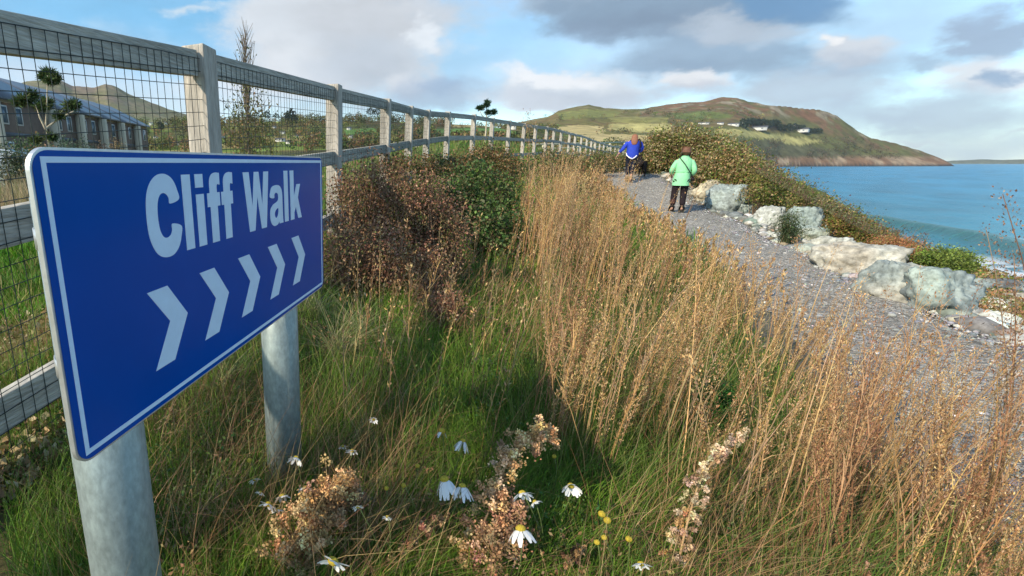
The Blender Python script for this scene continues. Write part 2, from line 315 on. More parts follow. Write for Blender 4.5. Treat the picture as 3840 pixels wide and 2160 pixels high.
def ground(X, Y):
    X = np.asarray(X, float); Y = np.asarray(Y, float); r = np.hypot(X, Y)+1e-9; az = np.degrees(np.arctan2(X, Y))
    # ----- far land by bearing and range
    azc = np.clip(az, -60, 50); rc = np.clip(r, 45, 420)
    lr = np.log(rc); ia = np.clip(np.searchsorted(TAZ, azc)-1, 0, len(TAZ)-2); fa = (azc-TAZ[ia])/(TAZ[ia+1]-TAZ[ia])
    lt = np.log(TR); ir = np.clip(np.searchsorted(lt, lr)-1, 0, len(TR)-2); fr = (lr-lt[ir])/(lt[ir+1]-lt[ir])
    e420 = TE[ia, ir]*(1-fa)*(1-fr)+TE[ia+1, ir]*fa*(1-fr)+TE[ia, ir+1]*(1-fa)*fr+TE[ia+1, ir+1]*fa*fr
    z = r*np.tan(np.radians(e420))
    Rh = np.interp(az, HPa[:, 0], HPa[:, 1], left=2.5, right=-2)
    rb = np.interp(az, [18, 40, 51], [760, 850, 1250]); rr = rb+60+260*np.clip(Rh/5.4, 0, 1)
    bE = np.where(az < 39.5, e420*.55+Rh*.42, -.1)
    bE = np.where((az > 38) & (az < 41), np.interp(az, [38, 41], [1, 0])*(e420*.55+Rh*.42)+np.interp(az, [38, 41], [0, 1])*(-.25), np.where(az >= 41, -.25, bE))
    t1 = np.clip((r-420)/(rb-420), 0, 1); t2 = np.clip((r-rb)/(rr-rb), 0, 1)
    land = az < 41
    eh = np.where(r < rb, e420+(bE-e420)*t1, bE+(Rh-bE)*(.35*t2**.5+.65*t2)*np.where(az > 40, 1, 1))
    t3 = np.clip((r-rr)/900, 0, 1); eh = np.where(r > rr, Rh*(1-t3)**2*.8+Rh*.2*(1-t3)-1.2*t3-.3*sst(r, rr, rr+60), eh)
    Rm = np.interp(az, MPa[:, 0], MPa[:, 1], left=3, right=2.5)
    t4 = np.clip((r-420)/380, 0, 1); t5 = np.clip((r-800)/800, 0, 1); t6 = np.clip((r-1600)/1500, 0, 1)
    em = np.where(r < 800, e420*(1-t4*.5), e420*.5+(Rm-e420*.5)*(t5**1.25)); em = np.where(r > 1600, Rm*(1-t6)-.5*t6, em)
    wh = sst(az, 8, 18)
    ef = em*(1-wh)+eh*wh
    zf = np.where(r > 420, r*np.tan(np.radians(ef)), z)
    # sea floor
    ca = np.interp(r, CR, CA); s = sst(az, ca-.8, ca+.6)
    sea = (r < rb-8)
    depth = -7.5
    zf = np.where(sea, zf*(1-s)+depth*s, zf)
    zf = np.where(az > 51.5, depth, zf)
    amp = np.where(r > 60, np.clip((r-60)*.006, 0, 7), 0)*(1-.65*sst(az, 41, 44))
    nz = fbm(X*.010+5, Y*.010+9, 5)-.5
    ridged = np.abs(fbm(X*.02, Y*.02, 4)-.5)*2
    hi = (zf > -4)
    zf = np.where(hi, zf+amp*nz*1.6-np.clip(amp-2, 0, 9)*(.25-ridged)*.5, zf)
    # ----- back and sides
    backz = np.where(X < 4, -.95, -.95-(X-4)*.3); backz = np.maximum(backz, -7.5)
    wb = sst(-Y, 2, 9)*sst(r, 3, 12); wb = np.maximum(wb, sst(np.abs(az), 85, 110)*sst(r, 20, 50))
    zf = zf*(1-wb)+backz*wb
    near = r < 70
    out = zf.copy()
    if near.any():
        zn = rbf(X[near], Y[near]); wbn = sst(-Y[near], 1.5, 5); zn = zn*(1-wbn)+backz[near]*wbn
        wn = sst(r[near], 38, 62); out[near] = zn*(1-wn)+zf[near]*wn
    return out
def G1(x, y): return float(ground(np.array([x]), np.array([y]))[0])
def hit(x, y, h=0.0, lo=.4, hi=90):
    """where the line of sight meets the ground raised by h"""
    r = ray(x, y); Y = np.geomspace(lo, hi, 500); X = r[0]/r[1]*Y; Z = r[2]/r[1]*Y
    g = ground(X, Y)+h; k = np.where(Z < g)[0]
    i = k[0] if len(k) else -1
    return np.array([X[i], Y[i], Z[i]])
# path tools
def resamp(P, n, extra=None):
    s = np.r_[0, np.cumsum(np.hypot(*np.diff((PL+PR)/2, axis=0).T))]; t = np.linspace(0, s[-1], n)
    return np.stack([np.interp(t, s, P[:, i]) for i in range(P.shape[1])], 1)
pathL = resamp(PL, 260); pathR = resamp(PR, 260)
def path_u(X, Y):
    """0 at the left edge, 1 at the right edge"""
    X = np.atleast_1d(X); Y = np.atleast_1d(Y); out = np.zeros(X.size); mid = (pathL+pathR)/2
    for i in range(0, X.size, 20000):
        a = np.stack([X.ravel()[i:i+20000], Y.ravel()[i:i+20000]], 1)
        k = ((a[:, None]-mid[None])**2).sum(-1).argmin(1); e = pathR[k]-pathL[k]; L2 = (e**2).sum(1)
        out[i:i+20000] = ((a-pathL[k])*e).sum(1)/L2
    return out
FX = np.array([f[0] for f in FENCE]); FY = np.array([f[1] for f in FENCE])
def fence_side(X, Y):      # > 0 on the path side
    return X-np.interp(Y, FY, FX, left=-1.3, right=25)
# ----- ground mesh
az = np.radians(np.r_[np.arange(-180, -50, 3.0), np.arange(-50, 56, .12), np.arange(56, 180.1, 3.0)])
rr_ = np.r_[np.geomspace(.25, 60, 190), np.geomspace(61.5, 330, 90), np.geomspace(335, 1700, 190), np.geomspace(1750, 26000, 26)]
A, R_ = np.meshgrid(az, rr_, indexing='ij'); GX = R_*np.sin(A); GY = R_*np.cos(A)
GZ = ground(GX.ravel(), GY.ravel()).reshape(GX.shape)
GZ = GZ+np.where(R_ < 40, (fbm(GX*2.1, GY*2.1, 4)-.5)*.08, 0)
pu = path_u(GX[R_ < 40], GY[R_ < 40]); onp = np.zeros_like(GX); onp[R_ < 40] = sst(pu, -.05, .03)*(1-sst(pu, .97, 1.05)); GZ -= onp*.03
def in_poly(X, Y, P):
    P = np.array(P); ins = np.zeros(X.shape, bool); j = len(P)-1
    for i in range(len(P)):
        c = ((P[i, 1] > Y) != (P[j, 1] > Y)) & (X < (P[j, 0]-P[i, 0])*(Y-P[i, 1])/(P[j, 1]-P[i, 1]+1e-12)+P[i, 0]); ins ^= c; j = i
    return ins
FIELDS = [([(1400, 318), (1450, 314), (1520, 318), (1520, 337), (1440, 338), (1400, 330)], (.42, .34, .15)), ([(1533, 313), (1600, 309), (1690, 312), (1690, 333), (1600, 330), (1530, 326)], (.38, .34, .13)), ([(1440, 341), (1530, 337), (1640, 340), (1640, 356), (1500, 356)], (.46, .37, .17)),
  ([(1800, 326), (1835, 325), (1907, 330), (1985, 342), (2085, 358), (2013, 364), (1931, 350), (1859, 342), (1800, 336)], (.34, .31, .12)), ([(1524, 296), (1600, 292), (1680, 296), (1677, 308), (1540, 308)], (.20, .19, .06)), ([(1400, 285), (1470, 275), (1560, 284), (1540, 294), (1420, 300)], (.17, .18, .05)),
  ([(1690, 285), (1780, 280), (1850, 290), (1800, 300), (1700, 300)], (.11, .14, .04)), ([(1860, 355), (1930, 352), (2030, 368), (2110, 378), (2110, 396), (1860, 396)], (.085, .085, .045)), ([(1700, 334), (1850, 346), (1860, 360), (1700, 356)], (.20, .19, .08)),
  ([(560, 296), (640, 294), (650, 302), (565, 306)], (.26, .28, .09)), ([(660, 303), (700, 299), (705, 309), (665, 312)], (.28, .33, .09)), ([(360, 318), (400, 316), (410, 322), (362, 325)], (.22, .30, .07)), ([(860, 285), (935, 282), (940, 297), (862, 299)], (.22, .27, .07)), ([(1000, 300), (1120, 296), (1200, 303), (1180, 310), (1010, 310)], (.24, .28, .08)),
  ([(1090, 325), (1250, 322), (1300, 330), (1290, 345), (1100, 345)], (.10, .19, .05)), ([(865, 325), (940, 322), (955, 338), (870, 342)], (.10, .20, .05)), ([(1040, 345), (1330, 342), (1330, 362), (1040, 362)], (.15, .24, .05)), ([(1130, 312), (1230, 309), (1290, 315), (1230, 320), (1140, 320)], (.34, .28, .13))]
FIELDS = [([az_el(a, b) for a, b in P], c) for P, c in FIELDS]
def land_colour(X, Y, Z):
    r = np.hypot(X, Y); a = np.degrees(np.arctan2(X, Y)); n1 = fbm(X*.015, Y*.015, 5); n2 = fbm(X*.06+40, Y*.06, 4); n3 = fbm(X*.5, Y*.5, 4)
    C = np.zeros(X.shape+(3,)); C[:] = (.075, .085, .03)
    def setc(mask, c): C[mask] = C[mask]*0+np.array(c)
    def mixc(w, c): C[:] = C*(1-w[..., None])+np.array(c)*w[..., None]
    # near: soil under grass
    mixc(((r < 30)*1.0)*sst(n3, .3, .7)*.6, (.07, .055, .03)); 
    fs = np.where(r < 60, fence_side(X, Y), -5)
    lawn = (fs < -.15)*(r < 60)*1.0
    mixc(lawn, (.07, .13, .018)); mixc(lawn*sst(n3, .45, .7)*.5, (.14, .12, .04))
    mixc(lawn*sst(-fs, 1.4, .5)*(Y < 3.6)*.9, (.25, .18, .09))
    mixc(lawn*(a < -8)*sst(r, 8, 12)*.8, (.20, .17, .09)); mixc(lawn*(a < -10)*sst(r, 18, 24)*.9, (.10, .11, .115))
    pz = np.zeros(X.shape); mnr = r < 26; pz[mnr] = path_u(X[mnr], Y[mnr]); mixc(mnr*sst(pz, -.35, .0)*(1-sst(pz, 1.2, 1.8))*(Y > -4), (.17, .155, .12))
    # fields on the low hill
    far = sst(r, 45, 70)
    mixc(far, (.085, .10, .028)); mixc(far*(a > -12)*(a < 3)*sst(r, 40, 60)*(1-sst(r, 85, 100)), (.36, .25, .12))
    cu = np.floor(a/5.3+np.floor(r/70)*.4); cv = np.floor(np.log(np.maximum(r, 1))*5.3); hsh = np.abs(np.sin(cu*12.9898+cv*78.233)*43758.5453) % 1
    low = far*(r < 480)*(r > 95)
    mixc(low*(hsh < .25), (.12, .17, .035)); mixc(low*((hsh > .25) & (hsh < .42)), (.23, .20, .08)); mixc(low*(hsh > .7), (.07, .075, .03))
    mixc(low*sst(n1, .55, .65)*.6, (.12, .08, .035))
    mixc(((a > 2) & (a < 22) & (r > 48) & (r < 110))*.85, (.10, .17, .035))
    # headland
    hd = (a > 15)*sst(r, 430, 520)
    mixc(hd, (.10, .105, .035)); e = np.degrees(np.arctan2(Z, r))
    Rh = np.interp(a, HPa[:, 0], HPa[:, 1]); q = e/np.maximum(Rh, .5)
    mixc(hd*((q > .2) & (q < .4) & (a < 34))*sst(n2, .4, .5), (.22, .20, .08))
    mixc(hd*((a > 36) & (q < .36))*sst(n1, .4, .55)*.8, (.075, .08, .035))
    mixc(hd*sst(q, .50, .68)*sst(n1*.5+n2*.5, .42, .56)*.85, (.17, .085, .05)); mixc(hd*sst(q, .55, .7)*sst(n2, .52, .62)*.8, (.075, .09, .03))
    mixc(hd*sst(q, .75, .95)*sst(n2, .6, .68)*.7, (.28, .23, .17)); mixc(hd*((q > .5) & (a < 30))*.5, (.15, .13, .035))
    cl = (a > 40)*(r > 800)*sst(Z, 13, 6)
    mixc(cl*1.0, (.20, .12, .07)); mixc(cl*sst(n2, .45, .6)*.7, (.32, .25, .17)); mixc(cl*sst(Z, -1, -3.6), (.05, .045, .04))
    # mountain
    mt = (a < 12)*sst(r, 560, 700); mixc(mt, (.12, .12, .045)); mixc(mt*sst(e, 5.4, 6.4)*sst(n1, .35, .6)*.8, (.16, .11, .08)); mixc(mt*sst(n2, .5, .6)*.5, (.19, .15, .09)); mixc(mt*sst(e, 4.9, 4.4)*.7, (.17, .18, .07))
    for P, c in FIELDS: mixc((in_poly(a+(n1-.5)*.8, e+(n2-.5)*.35, P) & (r > 70) & (r < 1300))*.9, c)
    mixc((Z < -3.2)*(r < 120)*1.0, (.16, .15, .13))
    # bank to the sea below the rocks
    return np.clip(C*(.8+.4*n2[..., None]), 0, 1)
GC = land_colour(GX, GY, GZ)
na, nr = GX.shape
Vg = np.stack([GX, GY, GZ], -1).reshape(-1, 3); idx = np.arange(na*nr).reshape(na, nr)
Fg = np.stack([idx[:-1, :-1], idx[:-1, 1:], idx[1:, 1:], idx[1:, :-1]], -1).reshape(-1, 4)[:, ::-1]
Vg = np.r_[Vg, [[0, 0, GZ[:, 0].mean()]]]; Cg = np.r_[GC.reshape(-1, 3), [[.07, .06, .03]]]
cF = np.stack([idx[:-1, 0], idx[:-1, 0]*0+len(Vg)-1, idx[1:, 0], idx[1:, 0]], -1)
me = mesh_np('ground', Vg, Fg, Cg, True)
g = link('ground', me, M_ground); tag(g, 'grassy bank, fields, hills and headland', 'ground', kind='structure')
# distant shore across the bay
B = Buf(); dz = []
for i, x in enumerate(np.linspace(2330, 2800, 60)):
    y = np.interp(x, [2330, 2395, 2440, 2470, 2520, 2570, 2640, 2800], [412, 405, 403.5, 401.5, 403.5, 402, 405, 406])
    r = ray(x, y); r /= r[1]; dz.append(r)
dz = np.array(dz); R0 = 4200.0; V = []
for r in dz:
    k = R0/np.hypot(r[0], 1); h = max(r[2]*k, 2)
    for (f_, zz) in ((.985, -6), (.99, h*.45), (1.0, h*1.0+2), (1.03, h*.6), (1.06, -6)): V.append((r[0]*k*f_, k*f_, zz))
V = np.array(V); i0 = (np.arange(59)*5)[:, None]+np.arange(4)[None]; F = np.stack([i0, i0+5, i0+6, i0+1], -1).reshape(-1, 4)
B.add(V, F, (.10, .11, .07)); o = B.build('distant_hills', M_ground, smooth=True); tag(o, 'low blue hills across the bay', 'hills', kind='structure')
# ================================================================ path
n = 700; m_ = 46
L_ = resamp(PL, n); Rr = resamp(PR, n); t = np.linspace(-.02, 1.02, m_)
wob = (fbm(np.linspace(0, 40, n), np.zeros(n), 4)-.5)*.25; wob2 = (fbm(np.linspace(0, 40, n), np.ones(n)*9, 4)-.5)*.2
T = t[None, :]+(wob[:, None]*(1-t[None, :])+wob2[:, None]*t[None, :])
PX = L_[:, None, 0]*(1-T)+Rr[:, None, 0]*T; PY = L_[:, None, 1]*(1-T)+Rr[:, None, 1]*T
PZZ = ground(PX.ravel(), PY.ravel()).reshape(PX.shape)+.02+(fbm(PX*6, PY*6, 4)-.5)*.05-.05*(np.abs(t[None, :]-.5)*2)**8
c1 = fbm(PX*1.3, PY*1.3, 4)[..., None]; PC = np.array((.25, .24, .215))*(1-c1)+np.array((.37, .35, .31))*c1
V = np.stack([PX, PY, PZZ], -1).reshape(-1, 3); ix = np.arange(n*m_).reshape(n, m_)
F = np.stack([ix[:-1, :-1], ix[:-1, 1:], ix[1:, 1:], ix[1:, :-1]], -1).reshape(-1, 4)
M_path = mat('gravel_path', attr=True, rough=.95, spec=.15)
t_ = M_path.node_tree; n_ = t_.nodes; l_ = t_.links.new; tcn = n_.new('ShaderNodeTexCoord')
vo = n_.new('ShaderNodeTexVoronoi'); vo.inputs['Scale'].default_value = 32; l_(tcn.outputs['Object'], vo.inputs[0])
vo2 = n_.new('ShaderNodeTexVoronoi'); vo2.inputs['Scale'].default_value = 75; l_(tcn.outputs['Object'], vo2.inputs[0])
r1 = n_.new('ShaderNodeMapRange'); l_(vo.outputs['Color'], r1.inputs[0]); r1.inputs[3].default_value = .45; r1.inputs[4].default_value = 1.6
r2 = n_.new('ShaderNodeMapRange'); l_(vo2.outputs['Color'], r2.inputs[0]); r2.inputs[3].default_value = .6; r2.inputs[4].default_value = 1.4
mm = n_.new('ShaderNodeMath'); mm.operation = 'MULTIPLY'; l_(r1.outputs[0], mm.inputs[0]); l_(r2.outputs[0], mm.inputs[1])
sc = n_.new('ShaderNodeVectorMath'); sc.operation = 'SCALE'; l_(n_['Color Attribute'].outputs[0] if 'Color Attribute' in n_ else [q for q in n_ if q.bl_idname == 'ShaderNodeVertexColor'][0].outputs[0], sc.inputs[0]); l_(mm.outputs[0], sc.inputs[3]); l_(sc.outputs[0], n_['Principled BSDF'].inputs['Base Color'])
ad = n_.new('ShaderNodeMath'); ad.operation = 'ADD'; l_(vo.outputs['Distance'], ad.inputs[0]); l_(vo2.outputs['Distance'], ad.inputs[1])
bp = n_.new('ShaderNodeBump'); bp.invert = True; bp.inputs['Strength'].default_value = .9; bp.inputs['Distance'].default_value = .02; l_(ad.outputs[0], bp.inputs['Height']); l_(bp.outputs[0], n_['Principled BSDF'].inputs['Normal'])
o = link('path', mesh_np('path', V, F, PC.reshape(-1, 3), True), M_path); tag(o, 'grey gravel footpath along the shore', 'path', kind='structure')
# loose stones
def stone_proto(seed):
    bm = bmesh.new(); bmesh.ops.create_icosphere(bm, subdivisions=1, radius=.5)
    for v in bm.verts: v.co *= 1+.25*mnoise.noise(v.co*2+Vector((seed*3, 0, 0))); v.co.z *= .6
    V = np.array([v.co[:] for v in bm.verts]); F = np.array([[v.index for v in f.verts] for f in bm.faces]); bm.free(); return V, F
SP = [stone_proto(i) for i in range(4)]
def stones(P, size, c):
    Vs = []; Fs = []; Cs = []; off = 0
    for k in range(4):
        sel = np.arange(len(P)) % 4 == k; p = P[sel]; s = size[sel]; q = c[sel]; V, F = SP[k]; a = rng.uniform(0, 6.28, len(p)); ca, sa = np.cos(a), np.sin(a)
        X = (V[None, :, 0]*ca[:, None]-V[None, :, 1]*sa[:, None]); Yv = V[None, :, 0]*sa[:, None]+V[None, :, 1]*ca[:, None]
        W_ = np.stack([X, Yv, np.broadcast_to(V[None, :, 2], X.shape)], -1)*s[:, None, None]+p[:, None]
        Vs.append(W_.reshape(-1, 3)); Fs.append((F[None]+(np.arange(len(p))*len(V))[:, None, None]+off).reshape(-1, 3)); Cs.append(np.repeat(q, len(V), 0)); off += len(p)*len(V)
    return np.concatenate(Vs), np.concatenate(Fs), np.concatenate(Cs)
k = 22000; ti = (rng.random(k)**1.9); ii = (ti*(n*.75)).astype(int)+int(n*.1); uu = rng.random(k); edge_ = rng.random(k) < .35; uu[edge_] = 1-np.abs(rng.normal(size=edge_.sum()))*.15
X = L_[ii, 0]*(1-uu)+Rr[ii, 0]*uu+rng.normal(size=k)*.03; Y = L_[ii, 1]*(1-uu)+Rr[ii, 1]*uu+rng.normal(size=k)*.03; sz = np.clip(rng.lognormal(-4.15, .5, k), .006, .07)
Z = ground(X, Y)+.012+sz*.1
V, F, C = stones(np.stack([X, Y, Z], 1), sz, pal([(.28, .29, .30), (.16, .17, .19), (.38, .37, .35), (.2, .2, .2), (.55, .54, .52)], k, .2, [.34, .3, .14, .14, .08]))
M_stone = mat('stone', attr=True, rough=.85, spec=.2, var=.2, vscale=40)
o = link('gravel', mesh_np('gravel', V, F, C), M_stone); tag(o, 'loose grey stones lying on the path', 'gravel', kind='stuff')
# ================================================================ sea
azs = np.radians(np.r_[np.arange(-180, 30, 6.0), np.arange(30, 58, .10), np.arange(58, 180.1, 4.0)]); rs = np.r_[[8], np.geomspace(14, 120, 340), np.geomspace(122, 1500, 60), np.geomspace(1600, 45000, 20)]
A, R_ = np.meshgrid(azs, rs, indexing='ij'); X = R_*np.sin(A); Y = R_*np.cos(A)
Z = np.full_like(X, -5.0)
def atZ(x, y, z): r = ray(x, y); return r*(z/r[2])
wl = np.array([atZ(a, b, -5)[:2] for a, b in [(2040, 520), (2120, 545), (2200, 556), (2300, 575), (2400, 594), (2480, 612), (2576, 640), (2700, 690)]])
def seg_d(X, Y, L):
    best = np.full(X.shape, 1e9)
    for (a, b), (c, d_) in zip(L[:-1], L[1:]):
        vx, vy = c-a, d_-b; ll = vx*vx+vy*vy; t = np.clip(((X-a)*vx+(Y-b)*vy)/ll, 0, 1); qx = X-a-t*vx; qy = Y-b-t*vy; s = np.sign(vx*qy-vy*qx); dd = np.hypot(qx, qy)
        best = np.where(dd < np.abs(best), dd*s, best)
    return best
dw = seg_d(X, Y, wl)
side = np.where(dw > 0, dw/2.0, -dw/.9)
fadew = sst(R_, 40, 48)*0+1
alongf = sst(np.hypot(X-wl[1][0], Y-wl[1][1]), -1, 4)
Z += .55*np.exp(-side**2)*np.where(R_ < 90, 1, 0)
rot = .62; u_ = X*math.cos(rot)-Y*math.sin(rot)
Z += np.where(R_ < 1500, (fbm(X*.35+Y*.1, Y*.35, 3)-.5)*.22*np.exp(-R_/400)+(fbm(u_*.12, (X+Y)*.03, 3)-.5)*.35*np.exp(-R_/600), 0)
dep = ground(np.clip(X, -400, 400).ravel(), np.clip(Y, -400, 400).ravel()).reshape(X.shape); dep = np.where(R_ < 300, Z-dep, 5)
fo = sst(dep, .9, .25)*sst(fbm(X*.9, Y*.9, 4), .38, .5)
fo = np.maximum(fo, sst(np.abs(dw-1.3), .55, .1)*sst(fbm(X*1.3, Y*1.3, 3), .52, .62)*.5*(R_ < 60))
shal = np.exp(-np.clip(R_-25, 0, None)/60.)
wv = (fbm(u_*.22, (X+Y)*.05+3, 4)-.5)[..., None]*.9+1; C = (np.array((.012, .19, .335))*(1-shal[..., None])+np.array((.045, .235, .29))*shal[..., None])*wv  # stretched light and dark streaks put ripple contrast into the water colour
wf = np.exp(-((dw+.3)/1.1)**2)*(R_ < 90); C = C*(1-.7*wf[..., None])+np.array((.05, .16, .13))*.7*wf[..., None]
C = C*(1-fo[..., None])+np.array((.85, .87, .88))*fo[..., None]
V = np.stack([X, Y, Z], -1).reshape(-1, 3); na, nr = X.shape; ix = np.arange(na*nr).reshape(na, nr)
F = np.stack([ix[:-1, :-1], ix[:-1, 1:], ix[1:, 1:], ix[1:, :-1]], -1).reshape(-1, 4)[:, ::-1]
M_sea = mat('sea_water', attr=True, rough=.28, spec=.35)
t_ = M_sea.node_tree; n_ = t_.nodes; l_ = t_.links.new; tcn = n_.new('ShaderNodeTexCoord'); mp = n_.new('ShaderNodeMapping'); mp.inputs['Rotation'].default_value = (0, 0, -.75); mp.inputs['Scale'].default_value = (.35, 1.2, 1); l_(tcn.outputs['Object'], mp.inputs[0])
t1 = n_.new('ShaderNodeTexNoise'); t1.inputs['Scale'].default_value = .9; t1.inputs['Detail'].default_value = 9; t1.inputs['Roughness'].default_value = .65; l_(mp.outputs[0], t1.inputs[0])
bp = n_.new('ShaderNodeBump'); bp.inputs['Strength'].default_value = 1.0; bp.inputs['Distance'].default_value = 1.1; l_(t1.outputs[0], bp.inputs['Height']); l_(bp.outputs[0], n_['Principled BSDF'].inputs['Normal'])
o = link('sea', mesh_np('sea', V, F, C.reshape(-1, 3), True), M_sea); tag(o, 'blue sea with a low wave rolling in', 'sea', kind='structure')

# ================================================================ the sign
SO = np.array([-.2855, .462, 0.0]); SU = np.array([.2740, .9617, 0]); SN = np.array([.9617, -.2740, 0])
M_blue = mat('sign_blue', (.0, .062, .33), .18, .10, var=.05, vscale=9)
M_white = mat('sign_white', (.56, .70, .86), .3, .15, var=.05, vscale=40)
M_alu = mat('aluminium', (.55, .57, .58), .4, .5, metal=.7, var=.12, vscale=60)
M_galv = mat('galvanised_steel', (.235, .285, .285), .45, .5, metal=.4, var=.16, vscale=40, bump=.04, bscale=200, var2=.22, v2scale=130, stretch=(1, 1, .5))
sign = empty('direction_sign', tuple(SO+SU*.40-SN*.06+np.array([0, 0, -.85])), 'blue rectangular sign on two metal posts reading Cliff Walk over five white chevrons', 'sign')
sl = np.array(sign.location)
def sp(u, z, n=0): return SO+SU*u+SN*n+np.array([0, 0, z])-sl
def rrect(u0, u1, z0, z1, r, k=8):
    P = []
    for (cu, cz, a0) in ((u1-r, z1-r, 0), (u0+r, z1-r, 90), (u0+r, z0+r, 180), (u1-r, z0+r, 270)):
        for i in range(k+1): a = math.radians(a0+90*i/k); P.append((cu+r*math.cos(a), cz+r*math.sin(a)))
    return P
def poly_plate(name, P, n0, n1, m, parent, holes=None):
    """P: outline in sign plane; solid between n0 and n1"""
    bm = bmesh.new(); vs = [bm.verts.new(sp(u, z, n1)) for u, z in P]
    es = [bm.edges.new((vs[i], vs[(i+1) % len(vs)])) for i in range(len(vs))]
    if holes:
        for H in holes:
            hs = [bm.verts.new(sp(u, z, n1)) for u, z in H]; es += [bm.edges.new((hs[i], hs[(i+1) % len(hs)])) for i in range(len(hs))]
    bmesh.ops.triangle_fill(bm, use_beauty=True, edges=es)
    fs = list(bm.faces)
    r = bmesh.ops.extrude_face_region(bm, geom=fs); ev = [v for v in r['geom'] if isinstance(v, bmesh.types.BMVert)]
    dlt = Vector(SN*(n0-n1)); bmesh.ops.translate(bm, verts=ev, vec=dlt)
    bmesh.ops.recalc_face_normals(bm, faces=bm.faces)
    me = bpy.data.meshes.new(name); bm.to_mesh(me); bm.free(); return link(name, me, m, parent)
panel = poly_plate('sign_panel', rrect(-.0115, .817, -.3195, .0145, .021), -.006, -.0005, M_alu, sign)
poly_plate('sign_face', rrect(-.0088, .8143, -.3168, .0118, .0185), -.0004, .0004, M_blue, sign)
poly_plate('border_line', [(0, -.3104), (.8055, -.3104), (.8055, .006), (0, .006)], .00045, .0009, M_white, sign, holes=[[(.0056, -.3048), (.7999, -.3048), (.7999, .0002), (.0056, .0002)]])
def arcpts(P, k=4):     # Catmull-Rom through a closed outline where a point is marked smooth
    out = []; n = len(P)
    for i in range(n):
        p0, p1, p2, p3 = P[i-1], P[i], P[(i+1) % n], P[(i+2) % n]
        out.append(p1[:2])
        if p1[2] and p2[2]:
            a0 = p0; a3 = p3
            for j in range(1, k):
                t = j/k
                out.append(tuple(.5*((2*p1[q])+(-a0[q]+p2[q])*t+(2*a0[q]-5*p1[q]+4*p2[q]-a3[q])*t*t+(-a0[q]+3*p1[q]-3*p2[q]+a3[q])*t**3) for q in (0, 1)))
    return out
def S(*p): return [(a, b, 1) for a, b in p]
def H(*p): return [(a, b, 0) for a, b in p]
ZT, ZB, ZX = -.0155, -.1195, -.0440
GL = {
 'C': S((.2075, -.0475), (.2050, -.0350), (.1985, -.0230), (.1885, -.0158), (.1760, -.0133), (.1620, -.0160), (.1490, -.0258), (.1410, -.0420), (.1383, -.0665), (.1405, -.0910), (.1490, -.1090), (.1600, -.1180), (.1745, -.1212), (.1880, -.1190), (.1995, -.1105), (.2060, -.0980), (.2085, -.0838))+S((.1885, -.0785), (.1868, -.0870), (.1825, -.0932), (.1745, -.0955), (.1670, -.0925), (.1618, -.0830), (.1600, -.0665), (.1618, -.0500), (.1670, -.0405), (.1745, -.0375), (.1815, -.0400), (.1855, -.0450), (.1872, -.0520)),
 'l': H((.2165, ZT), (.2370, ZT), (.2370, ZB), (.2165, ZB)),
 'i_dot': H((.2485, ZT), (.2690, ZT), (.2690, -.0345), (.2485, -.0345)), 'i': H((.2485, ZX), (.2690, ZX), (.2690, ZB), (.2485, ZB)),
 'W': H((.3930, ZT), (.4150, ZT), (.4238, -.0760), (.4345, ZT), (.4535, ZT), (.4640, -.0760), (.4735, ZT), (.4950, ZT), (.4795, ZB), (.4580, ZB), (.4445, -.0585), (.4310, ZB), (.4095, ZB)),
 'a': H((.5600, ZB), (.5405, ZB))+S((.5388, -.1150), (.5330, -.1195), (.5240, -.1215), (.5120, -.1210), (.5010, -.1140), (.4965, -.1010), (.4990, -.0880), (.5100, -.0800), (.5240, -.0765), (.5345, -.0730), (.5375, -.0665), (.5355, -.0600), (.5270, -.0570), (.5195, -.0600), (.5175, -.0670))+S((.4985, -.0645), (.5005, -.0545), (.5080, -.0455), (.5250, -.0425), (.5420, -.0435), (.5530, -.0500), (.5575, -.0610), (.5580, -.0800), (.5585, -.1050)),
 'l2': H((.5680, ZT), (.5885, ZT), (.5885, ZB), (.5680, ZB)),
 'k': H((.6005, ZT), (.6215, ZT), (.6215, -.0700), (.6365, -.0450), (.6590, -.0450), (.6440, -.0735), (.6650, ZB), (.6440, ZB), (.6305, -.0935), (.6215, -.1045), (.6215, ZB), (.6005, ZB)),
}
def fgl(x): return H((x, ZB), (x+.0205, ZB), (x+.0205, -.0645), (x+.0285, -.0645), (x+.0285, -.0440), (x+.0205, -.0440), (x+.0205, -.0365))+S((x+.0212, -.0330), (x+.0250, -.0315), (x+.0300, -.0318))+H((x+.0300, -.0148))+S((x+.0200, -.0140), (x+.0090, -.0160), (x+.0025, -.0215), (x+.0, -.0300))+H((x, -.0440), (x-.0075, -.0440), (x-.0075, -.0645), (x, -.0645))
GL['f'] = fgl(.2855); GL['f2'] = fgl(.3262)
for kk, P in GL.items():
    hole = None
    if kk == 'a': hole = [arcpts(S((.5360, -.0880), (.5240, -.0910), (.5180, -.0980), (.5215, -.1055), (.5290, -.1055), (.5350, -.0985)))]
    poly_plate('letter', arcpts(P), .00045, .0009, M_white, sign, holes=hole)
for x0 in (.1245, .2425, .3607, .4803, .6003):
    poly_plate('chevron', [(x0, -.1585), (x0+.0410, -.1585), (x0+.0805, -.2085), (x0+.0425, -.2650), (x0+.0015, -.2650), (x0+.0400, -.2078)], .00045, .0009, M_white, sign)
